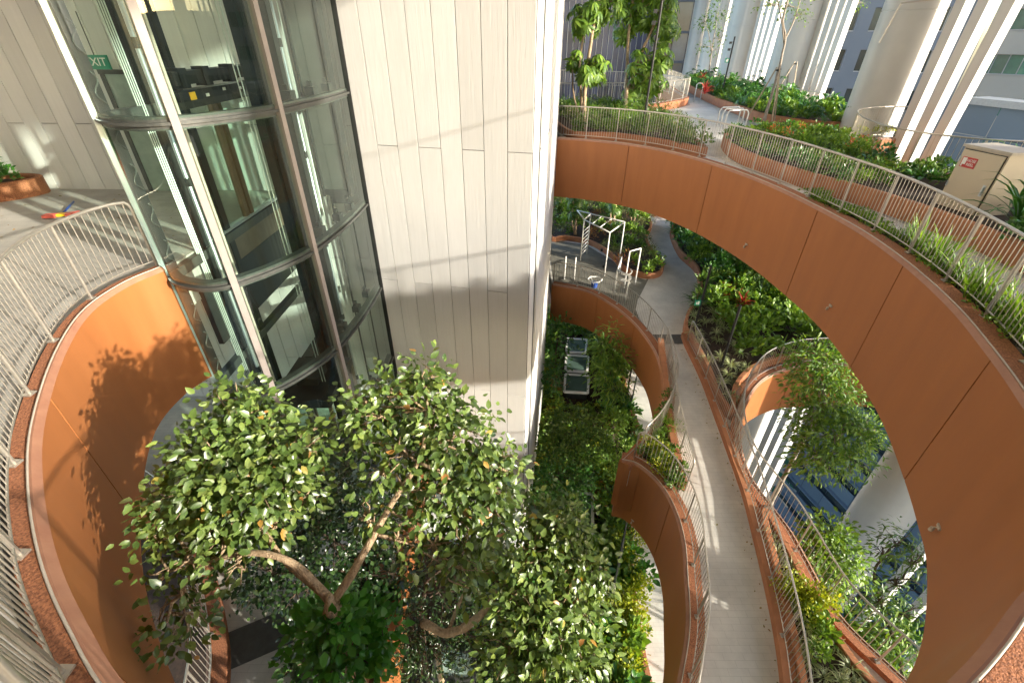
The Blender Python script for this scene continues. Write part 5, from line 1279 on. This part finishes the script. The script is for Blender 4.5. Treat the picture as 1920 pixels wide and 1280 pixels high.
# pruned stub on the fork
t = bpy.data.objects.new("pruned_stub", bpy.data.meshes.new("pruned_stub")); bpy.data.objects.remove(t)
b = MB(); b.tube([F+Vector((-.02,-.04,-.10)), F+Vector((0,-.02,.02)), F+Vector((.0,.02,.13))], [.075, .06, .028], 10); b.tube([F+Vector((.02,-.09,-.11)), F+Vector((.01,-.08,0)), F+Vector((0,-.03,.08))], [.03, .04, .02], 8)
st = b.build("pruned_stub", M['bark'], smooth=True); rt_ = [o for o in bpy.data.objects if o.name == "rubber_tree"][0]; st.parent = rt_; st.matrix_parent_inverse = Matrix.Translation(-rt_.location)
KT = 1.0
G = PT(850, 1182, 9.0)
tree("rubber_tree", "second glossy-leaved tree at bottom centre, its crown right of the tower foot", "tree",
     [([(G.x-.9, G.y+1.2, ZC+.2), (G.x-.7, G.y+.9, G.z-2.5), PT(795, 1168, 9.25), PT(832, 1186, 9.0), PT(868, 1178, 8.9)], .085, .08),
      ([PT(868, 1178, 8.9), PT(905, 1148, 8.7), PT(945, 1095, 8.5), PT(1000, 1050, 8.3)], .085, .03),
      ([PT(840, 1184, 9.0), PT(870, 1110, 9.3), PT(905, 1040, 9.4)], .045, .02)],
     [blob(1000, 955, 8.6, 50, 30, 40), blob(1055, 985, 8.5, 60, 40, 75), blob(1000, 1030, 8.3, 65, 50, 90), blob(1080, 1060, 8.3, 60, 55, 101), blob(985, 1110, 8.1, 70, 60, 111), blob(1080, 1125, 8.1, 60, 55, 101), blob(1010, 1190, 7.9, 80, 55, 131), blob(1070, 1215, 7.9, 70, 50, 101), blob(965, 1245, 7.8, 70, 45, 70), blob(1030, 1270, 7.7, 80, 40, 81), blob(930, 1050, 8.6, 50, 40, 35)],
     (.165, BIG), 'lf_rubber', 'bark', clump=6, spread=.27, ntwig=14, limb_r=.022, droop=.7, upn=.35, sunn=.7)
# understorey trees, their shade painted into the leaf colour
B0 = PT(560, 1120, 9.5)
tree("shaded_tree", "small-leaved tree behind the forked trunk, leaves coloured dark for the shade", "tree",
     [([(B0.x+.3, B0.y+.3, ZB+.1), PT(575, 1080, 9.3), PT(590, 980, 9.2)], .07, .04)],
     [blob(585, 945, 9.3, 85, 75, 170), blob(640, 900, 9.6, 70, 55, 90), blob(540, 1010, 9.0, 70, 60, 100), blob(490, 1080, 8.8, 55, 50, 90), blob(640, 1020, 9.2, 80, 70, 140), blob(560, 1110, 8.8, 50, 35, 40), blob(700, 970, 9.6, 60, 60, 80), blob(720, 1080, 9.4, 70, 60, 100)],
     (.12, OVW), 'lf_shaded', 'bark_dark', clump=7, spread=.24, ntwig=10)
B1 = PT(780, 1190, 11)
tree("shaded_tree", "small-leaved tree at the bottom centre, leaves coloured dark for deep shade", "tree",
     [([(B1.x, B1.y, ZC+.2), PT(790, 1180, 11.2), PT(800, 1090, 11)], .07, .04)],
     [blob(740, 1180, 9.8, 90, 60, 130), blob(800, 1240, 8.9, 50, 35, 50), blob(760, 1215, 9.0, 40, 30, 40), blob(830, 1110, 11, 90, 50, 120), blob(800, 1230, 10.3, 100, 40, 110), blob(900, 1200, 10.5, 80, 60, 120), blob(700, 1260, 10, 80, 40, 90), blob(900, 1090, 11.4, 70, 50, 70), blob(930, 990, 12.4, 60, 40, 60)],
     (.12, NAR), 'lf_shaded', 'bark_dark', clump=7, spread=.26, ntwig=10)
KT = 0.63
L0 = PT(640, 1200, 8.2)
tree("glossy_shrub", "low bright glossy shrub right below the forked trunk", "shrub",
     [([(L0.x, L0.y, ZC+.1), (L0.x, L0.y, ZB), L0], .05, .03)],
     [blob(628, 1165, 7.0, 45, 22, 34), blob(640, 1165, 7.6, 60, 30, 40), blob(600, 1200, 7.5, 50, 40, 34), blob(675, 1200, 7.5, 60, 40, 45), blob(640, 1235, 7.4, 60, 35, 40), blob(700, 1170, 7.6, 40, 30, 18)],
     (.115, BIG), 'lf_vivid', 'bark_dark', clump=7, spread=.15, ntwig=8)
KT = 1.0
S0 = PT(575, 1250, 7.4)
tree("hanging_shrub", "sparse shrub, leaves coloured dark for the shade, hanging over the landing at bottom left of the trunk", "shrub",
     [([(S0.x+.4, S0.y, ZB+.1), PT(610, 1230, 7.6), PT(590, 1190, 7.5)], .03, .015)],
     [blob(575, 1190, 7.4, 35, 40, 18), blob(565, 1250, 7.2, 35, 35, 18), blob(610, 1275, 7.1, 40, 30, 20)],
     (.14, OVW), 'lf_shaded', 'bark_dark', clump=5, spread=.25, ntwig=8)
t, inn = bed("planting_bed", "kerbed bed on the lower landing holding the forked tree", [(-3.5,1.2),(-2.45,1.4),(-2.6,3.2),(-2.7,5.4),(-3.2,6.2),(-3.9,5.6),(-3.95,4.2),(-3.7,2.6)], ZB, .35)
fill(inn, ZB+.25, 18, .35, [('broad_deep', 3, 'shrub', 'dark green shrub'), ('copper', 1, 'shrub', 'coppery shrub')], .7, 1.1, "round the forked tree", "round the forked tree")

# umbrella trees by the tower
PAL = leaf_template(.30, .2, .35, .44)
def umb(label, base, stems, blobs):
    tree("umbrella_tree", label, "tree", stems, blobs, (.40, PAL), 'lf_bright', 'bark', clump=8, palmate=True, droop=.55, ntwig=12, limb_r=.03, twig=.012, group="umbrella trees by the tower")
p = PZ(1095, 245, ZA+.25)
umb("slim umbrella tree nearest the tower, with several stems", p, [([p, PT(1097, 170, 20.4), PT(1108, 80, 20), PT(1122, 0, 19.6), PT(1130, -60, 19.5)], .10, .05), ([p, PT(1090, 190, 20.4), PT(1088, 110, 20.3), PT(1105, 20, 20)], .07, .04), ([p, PT(1076, 180, 20.5), PT(1073, 120, 20.5)], .05, .03)],
    [blob(1100, 30, 20, 40, 34, 34), blob(1130, 10, 20, 40, 30, 24), blob(1075, 108, 20.4, 16, 22, 12), blob(1110, 130, 20.2, 36, 26, 26), blob(1130, -50, 19.6, 60, 40, 40), blob(1095, 135, 20, 25, 18, 10)])
p = PZ(1172, 235, ZA+.25)
umb("tall umbrella tree with a leaning forked stem and dense hanging leaves", p, [([p, PT(1175, 150, 21.6), PT(1178, 70, 21.3), PT(1186, 0, 21), PT(1190, -60, 21)], .10, .05), ([PT(1174, 180, 21.8), PT(1200, 105, 21.3), PT(1225, 50, 21), PT(1242, 0, 20.6), PT(1255, -60, 20.5)], .07, .04)],
    [blob(1170, 30, 21.3, 30, 45, 34), blob(1205, 20, 21, 45, 35, 44), blob(1250, 30, 20.8, 32, 50, 46), blob(1240, 110, 21, 28, 26, 20), blob(1200, 120, 21.3, 35, 35, 30), blob(1190, 170, 21.4, 28, 24, 16), blob(1215, -40, 21, 70, 40, 60), blob(1225, 150, 21.2, 30, 25, 14)])
p = PZ(1205, 232, ZA+.25)
umb("short umbrella tree beside the black lamp post", p, [([p, PT(1210, 190, 22.6), PT(1218, 150, 22.4)], .05, .03)],
    [blob(1225, 130, 22.4, 32, 26, 18), blob(1205, 165, 22.4, 26, 22, 14), blob(1175, 190, 22, 20, 20, 8)])
# slim staked trees in the back bed
def slim(label, stems, blobs, base, group="slim staked trees in the back bed", stakes=True, mat='lf_bright', leaf=.13):
    t = tree("slim_tree", label, "tree", stems, blobs, (leaf, OV), mat, 'bark_grey', clump=6, spread=.3, ntwig=10, limb_r=.025, twig=.01, group=group)
    if stakes:
        for k in range(3):
            a = k*2.1+.5; b = MB(); b.tube([(math.cos(a)*.75, math.sin(a)*.75, -.0), (math.cos(a)*.08, math.sin(a)*.08, 2.1)], .03, 7); b.build("stake", M['stake'], t, smooth=True)
        b = MB(); b.tube([(.09*math.cos(a*.7), .09*math.sin(a*.7), 1.95+.01*a) for a in range(10)], .025, 6); b.build("tie", M['black'], t)
p = PZ(1432, 228, ZA+.3); tq = p.y*.834-p.z*.552
slim("slim staked tree nearest the path, forking high into fine twigs", [([p, PT(1455, 150, tq), PT(1472, 75, tq), PT(1468, 40, tq), PT(1480, -10, tq)], .07, .035), ([PT(1472, 75, tq), PT(1490, 35, tq), PT(1505, -20, tq)], .04, .02), ([PT(1470, 80, tq), PT(1464, 30, tq), PT(1455, -10, tq)], .035, .02)],
     [blob(1482, 12, tq, 32, 12, 18), blob(1500, 28, tq, 16, 10, 8), blob(1448, 12, tq, 30, 10, 14), blob(1470, -40, tq, 70, 30, 50)], p)
p = PZ(1470, 195, ZA+.3); tq = p.y*.834-p.z*.552
slim("slim staked tree in the middle of the back bed with a bare leaning stem", [([p, PT(1482, 120, tq), PT(1500, 60, tq), PT(1518, 0, tq), PT(1530, -50, tq)], .06, .03)], [blob(1530, 4, tq, 40, 10, 16), blob(1550, -40, tq, 60, 30, 40)], p, mat='lf_mid')
p = PZ(1528, 195, ZA+.3); tq = p.y*.834-p.z*.552
slim("slim staked tree rightmost in the back bed, before the office block", [([p, PT(1545, 125, tq), PT(1562, 60, tq), PT(1574, 10, tq), PT(1580, -40, tq)], .07, .035), ([PT(1562, 60, tq), PT(1578, 20, tq), PT(1590, -30, tq)], .04, .02)], [blob(1600, 4, tq, 25, 12, 10), blob(1620, 8, tq, 18, 8, 6), blob(1590, -40, tq, 60, 30, 40)], p)
p = PZ(1328, 150, ZA+.3); tq = p.y*.834-p.z*.552; tq = min(tq, 38); p = PT(1328, 150, tq); p.z = ZA+.3
slim("small airy tree beside the black lamp post", [([p, PT(1334, 100, tq), PT(1342, 50, tq)], .07, .03), ([PT(1334, 100, tq), PT(1330, 70, tq), PT(1322, 40, tq)], .04, .02)], [blob(1345, 30, tq, 25, 28, 46), blob(1320, 42, tq, 14, 10, 14), blob(1350, 75, tq, 14, 14, 12), blob(1318, 88, tq, 12, 7, 8), blob(1340, 95, tq, 12, 8, 6)], p, stakes=False, mat='lf_mid', leaf=.2)
# trees in and beyond the right void
FE = leaf_template(.20, .15, .4, .5)
p = Vector((9.75, 10.9, ZC))
tree("feathery_tree", "tall feathery bright tree rising through the lower right void", "tree", [([p, p+Vector((.02, .05, 3)), p+Vector((0, 0, 6)), PT(1545, 760, 13.9), PT(1530, 690, 14)], .10, .04), ([p+Vector((0, 0, 5)), PT(1560, 850, 13.6), PT(1585, 790, 13.6)], .05, .03)],
     [blob(1520, 665, 14.2, 40, 28, 71), blob(1560, 690, 14, 45, 35, 107), blob(1535, 725, 14, 55, 40, 118), blob(1520, 780, 13.8, 45, 45, 71), blob(1570, 765, 13.8, 50, 40, 118), blob(1560, 820, 13.6, 65, 45, 154), blob(1610, 810, 13.5, 40, 40, 95), blob(1530, 860, 13.4, 50, 30, 71), blob(1590, 860, 13.4, 45, 35, 71), blob(1640, 812, 13.5, 20, 15, 16)],
     (.19, NAR), 'lf_feather', 'bark_grey', clump=8, spread=.34, ntwig=12, droop=.3, group="feathery trees of the right void")
p = Vector((9.4, 5.9, ZC))
tree("feathery_tree", "yellow-green bushy tree below the outer railing in the right void", "tree", [([p, p+Vector((.1, .1, 2)), PT(1545, 1060, 13.6)], .09, .04)],
     [blob(1555, 1000, 13.2, 50, 30, 110), blob(1525, 1035, 13, 40, 35, 80), blob(1575, 1050, 13, 45, 40, 110), blob(1545, 1085, 12.8, 45, 35, 80)],
     (.16, OV), 'lf_bright', 'bark_dark', clump=7, spread=.3, ntwig=10, droop=.3, group="trees of the right void")
p = Vector((11.0, 5.3, ZC))
tree("slender_tree", "dark slender-leaved tree against the lowest right column", "tree", [([p, p+Vector((-.05, .1, 2.5)), PT(1640, 1090, 13.4), PT(1660, 1040, 13.4)], .07, .03), ([PT(1640, 1090, 13.4), PT(1700, 1085, 13.4), PT(1725, 1095, 13.4)], .03, .015)],
     [blob(1690, 1015, 13.4, 45, 20, 36), blob(1655, 1040, 13.4, 25, 18, 16), blob(1715, 1050, 13.2, 30, 40, 36), blob(1680, 1100, 13.2, 50, 30, 44), blob(1640, 1130, 13, 40, 25, 30), blob(1700, 1150, 12.8, 40, 30, 36), blob(1610, 1120, 13, 25, 30, 18)],
     (.21, FE), 'lf_mid', 'bark_dark', clump=6, spread=.4, ntwig=14, droop=.5, group="trees of the right void")
p = Vector((10.3, 3.6, ZC))
tree("slender_tree", "lowest slender tree with bright drooping leaves at the bottom of the void", "tree", [([p, p+Vector((0, .1, 2)), PT(1660, 1210, 13)], .06, .03)],
     [blob(1660, 1180, 12.8, 50, 25, 50), blob(1690, 1210, 12.6, 35, 30, 50), blob(1640, 1225, 12.6, 40, 25, 40), blob(1610, 1200, 12.8, 40, 25, 30)],
     (.24, FE), 'lf_bright', 'bark_dark', clump=7, spread=.36, ntwig=10, droop=.7, group="trees of the right void")
for (x, y, s) in ((1590, 1165, 1.6), (1705, 1180, 1.9), (1670, 1255, 1.6), (1610, 1215, 1.5)):
    q = PT(x, y, 13.5); plant('palm', (q.x, q.y, q.z-.5), s, "green fan palm below the outer railing", "palm", "palms in the right void", name="palm")
# garden trees far below
def gtree(name, label, x, y, blobs, mat, leaf, **k):
    q = PZ(x, y, ZC); c = blobs[0][0]
    tree(name, label, "tree", [([(q.x, q.y, ZC), Vector((q.x, q.y, ZC)).lerp(Vector(c), .5), c], .07, .04)], blobs, leaf, mat, 'bark_dark', **k)
gtree("bamboo_tree", "yellow-green bamboo-like tree beneath the curved lower parapet", 1135, 720,
      [blob(1138, 655, 20, 30, 26, 60), blob(1135, 690, 20, 26, 35, 60), blob(1150, 670, 20, 25, 25, 40), blob(1140, 630, 20, 16, 22, 24), blob(1160, 690, 20, 20, 20, 26), blob(1148, 720, 20, 30, 30, 50)], 'lf_feather', (.26, FE), clump=8, spread=.4, ntwig=8, droop=.6)
gtree("garden_tree", "round mid-green tree in the garden, right of the tower foot", 1075, 850,
      [blob(1075, 800, 19, 48, 36, 150), blob(1040, 830, 19, 30, 30, 60), blob(1110, 830, 19, 35, 30, 80), blob(1070, 850, 18.6, 45, 30, 90)], 'lf_mid', (.17, OV), clump=7, spread=.35, ntwig=8)
gtree("garden_tree", "darker garden tree nearer the tower foot", 1050, 930,
      [blob(1045, 890, 18, 40, 30, 90), blob(1085, 900, 18, 30, 26, 60), blob(1030, 930, 17.6, 30, 26, 50), blob(1075, 935, 17.6, 35, 26, 60)], 'lf_deep', (.16, OV), clump=7, spread=.35, ntwig=8)
gtree("garden_tree", "small bright tree beside the garden screens", 1150, 840,
      [blob(1150, 800, 19, 22, 30, 50), blob(1165, 840, 18.8, 18, 22, 36), blob(1160, 880, 18, 20, 20, 30)], 'lf_bright', (.15, OV), clump=7, spread=.3, ntwig=6)
gtree("garden_tree", "dark garden tree beyond the skylights", 1050, 640,
      [blob(1045, 640, 23, 18, 50, 60), blob(1040, 700, 21, 16, 40, 50), blob(1085, 615, 24, 30, 14, 40)], 'lf_deep', (.2, OV), clump=7, spread=.4, ntwig=6)
# slender umbrella trees on the exercise deck
for (x, y, lab) in ((1078, 440, "young umbrella tree behind the ladder end of the climbing frame"), (1150, 430, "young umbrella tree behind the climbing frame bars"), (1188, 430, "young umbrella tree at the right end of the deck bed")):
    q = PZ(x, y, ZB+.2); tt_ = q.y*.834-q.z*.552
    tree("umbrella_tree", lab, "tree", [([q, PT(x+2, y-25, tt_), PT(x+6, y-55, tt_)], .09, .05), ([q, PT(x-5, y-20, tt_), PT(x-4, y-50, tt_)], .06, .03)],
         [blob(x+3, y-40, tt_, 14, 14, 14), blob(x-2, y-65, tt_, 20, 15, 16)], (.36, PAL), 'lf_mid', 'bark', clump=8, palmate=True, droop=.5, ntwig=6, group="young umbrella trees by the deck")

# ---- fallen leaves along the edges of the paths
P_ = []
for path, side, zz, n in ((wr, -1, ZB+.012, 80), (v1bl, -1, ZB+.012, 30), (cL, 1, ZC+.04, 40)):
    pts = offset(path, 0)
    for k in range(n):
        i = rnd.randrange(len(path)-1); nn_ = normals2(path)[i]; dd = abs(rnd.gauss(0, .13))+.03
        if rnd.random() < .07: dd = rnd.uniform(.1, 1.2)
        p = path[i]+nn_*(dd*side); P_.append((p.x, p.y, zz+rnd.uniform(0, .006)))
for k in range(70):
    P_.append((rnd.uniform(-12, -6.3), rnd.uniform(8.5, 11.9), ZA+.008))
P_ = np.array(P_); n_ = len(P_); a_ = nrg.uniform(0, 6.28, n_)
M['litter'] = leafmat("dry_leaf", [(0, (0.20, 0.11, 0.04)), (.5, (0.30, 0.19, 0.06)), (1, (0.14, 0.16, 0.04))], rough=.7, trans=.1)
me = cloud("fallen_leaves", P_, np.stack([np.cos(a_), np.sin(a_), nrg.uniform(-.05, .12, n_)], 1), np.array([[0, 0, 1.0]])+nrg.normal(size=(n_, 3))*.2, nrg.uniform(.03, .075, n_), OV, [M['litter']])
o = bpy.data.objects.new("fallen_leaves", me); COL.objects.link(o); o["kind"] = "stuff"
# ---- the plants one can tell apart stay objects; the hidden or tiny rest of the shrubs becomes one mass
def settle(cats, keep_max, label_name):
    dg = bpy.context.evaluated_depsgraph_get(); dg.update()
    obs = [o for o in COL.objects if o.type == 'MESH' and o.parent is None and o.get("category") in cats]
    sc_ = []
    for o in obs:
        hits = 0; L0 = o.location; s = o.scale.x; h = o.data.vertices; n = len(h)
        for k in range(14):
            p = o.matrix_basis @ h[rnd.randrange(n)].co; d = p.copy(); L = d.length; d.normalize()
            ok, loc, nr, fi, ob, mt = sc.ray_cast(dg, Vector((0,0,0)), d, distance=L+.4)
            fw = d.dot(_F0); x = d.dot(_R0)/max(fw, 1e-3)*FPX; y = d.dot(_U0)/max(fw, 1e-3)*FPX
            if ok and ob.name == o.name and fw > 0 and abs(x) < 970 and abs(y) < 650: hits += 1
        sc_.append((hits*(s/max(1, L0.length))**2, o))
    sc_.sort(key=lambda q: -q[0])
    rest = [o for v, o in sc_[keep_max:]]+[o for v, o in sc_[:keep_max] if v == 0]
    return rest
def merge(rest, name):
    V, F_, MI, mats = [], [], [], []; off = 0; loops = []; tot = []
    for o in rest:
        me = o.data; n = len(me.vertices); co = np.empty(n*3); me.vertices.foreach_get("co", co); co = co.reshape(-1, 3)
        m = np.array(o.matrix_basis); V.append(co@m[:3, :3].T+m[:3, 3])
        nl = len(me.loops); li = np.empty(nl, dtype=np.int32); me.loops.foreach_get("vertex_index", li); loops.append(li+off); off += n
        lt = np.empty(len(me.polygons), dtype=np.int32); me.polygons.foreach_get("loop_total", lt); tot.append(lt)
        mi_ = np.empty(len(me.polygons), dtype=np.int32); me.polygons.foreach_get("material_index", mi_)
        mp = []
        for mm in me.materials:
            if mm not in mats: mats.append(mm)
            mp.append(mats.index(mm))
        MI.append(np.array(mp, dtype=np.int32)[mi_])
    V = np.concatenate(V); loops = np.concatenate(loops); tot = np.concatenate(tot); MI = np.concatenate(MI)
    me = bpy.data.meshes.new(name); me.vertices.add(len(V)); me.vertices.foreach_set("co", V.ravel())
    me.loops.add(len(loops)); me.loops.foreach_set("vertex_index", loops)
    me.polygons.add(len(tot)); me.polygons.foreach_set("loop_start", np.concatenate([[0], np.cumsum(tot)[:-1]]).astype(np.int32)); me.polygons.foreach_set("loop_total", tot)
    for m in mats: me.materials.append(m)
    me.polygons.foreach_set("material_index", MI); me.polygons.foreach_set("use_smooth", np.ones(len(tot), dtype=bool)); me.update(calc_edges=True)
    o = bpy.data.objects.new(name, me); COL.objects.link(o); o["kind"] = "stuff"
    for q in rest: bpy.data.objects.remove(q)
rest = settle(("shrub",), 270, "shrub")
merge(rest, "undergrowth")
rest = settle(("ground cover",), 200, "ground cover")
merge(rest, "ground_cover")
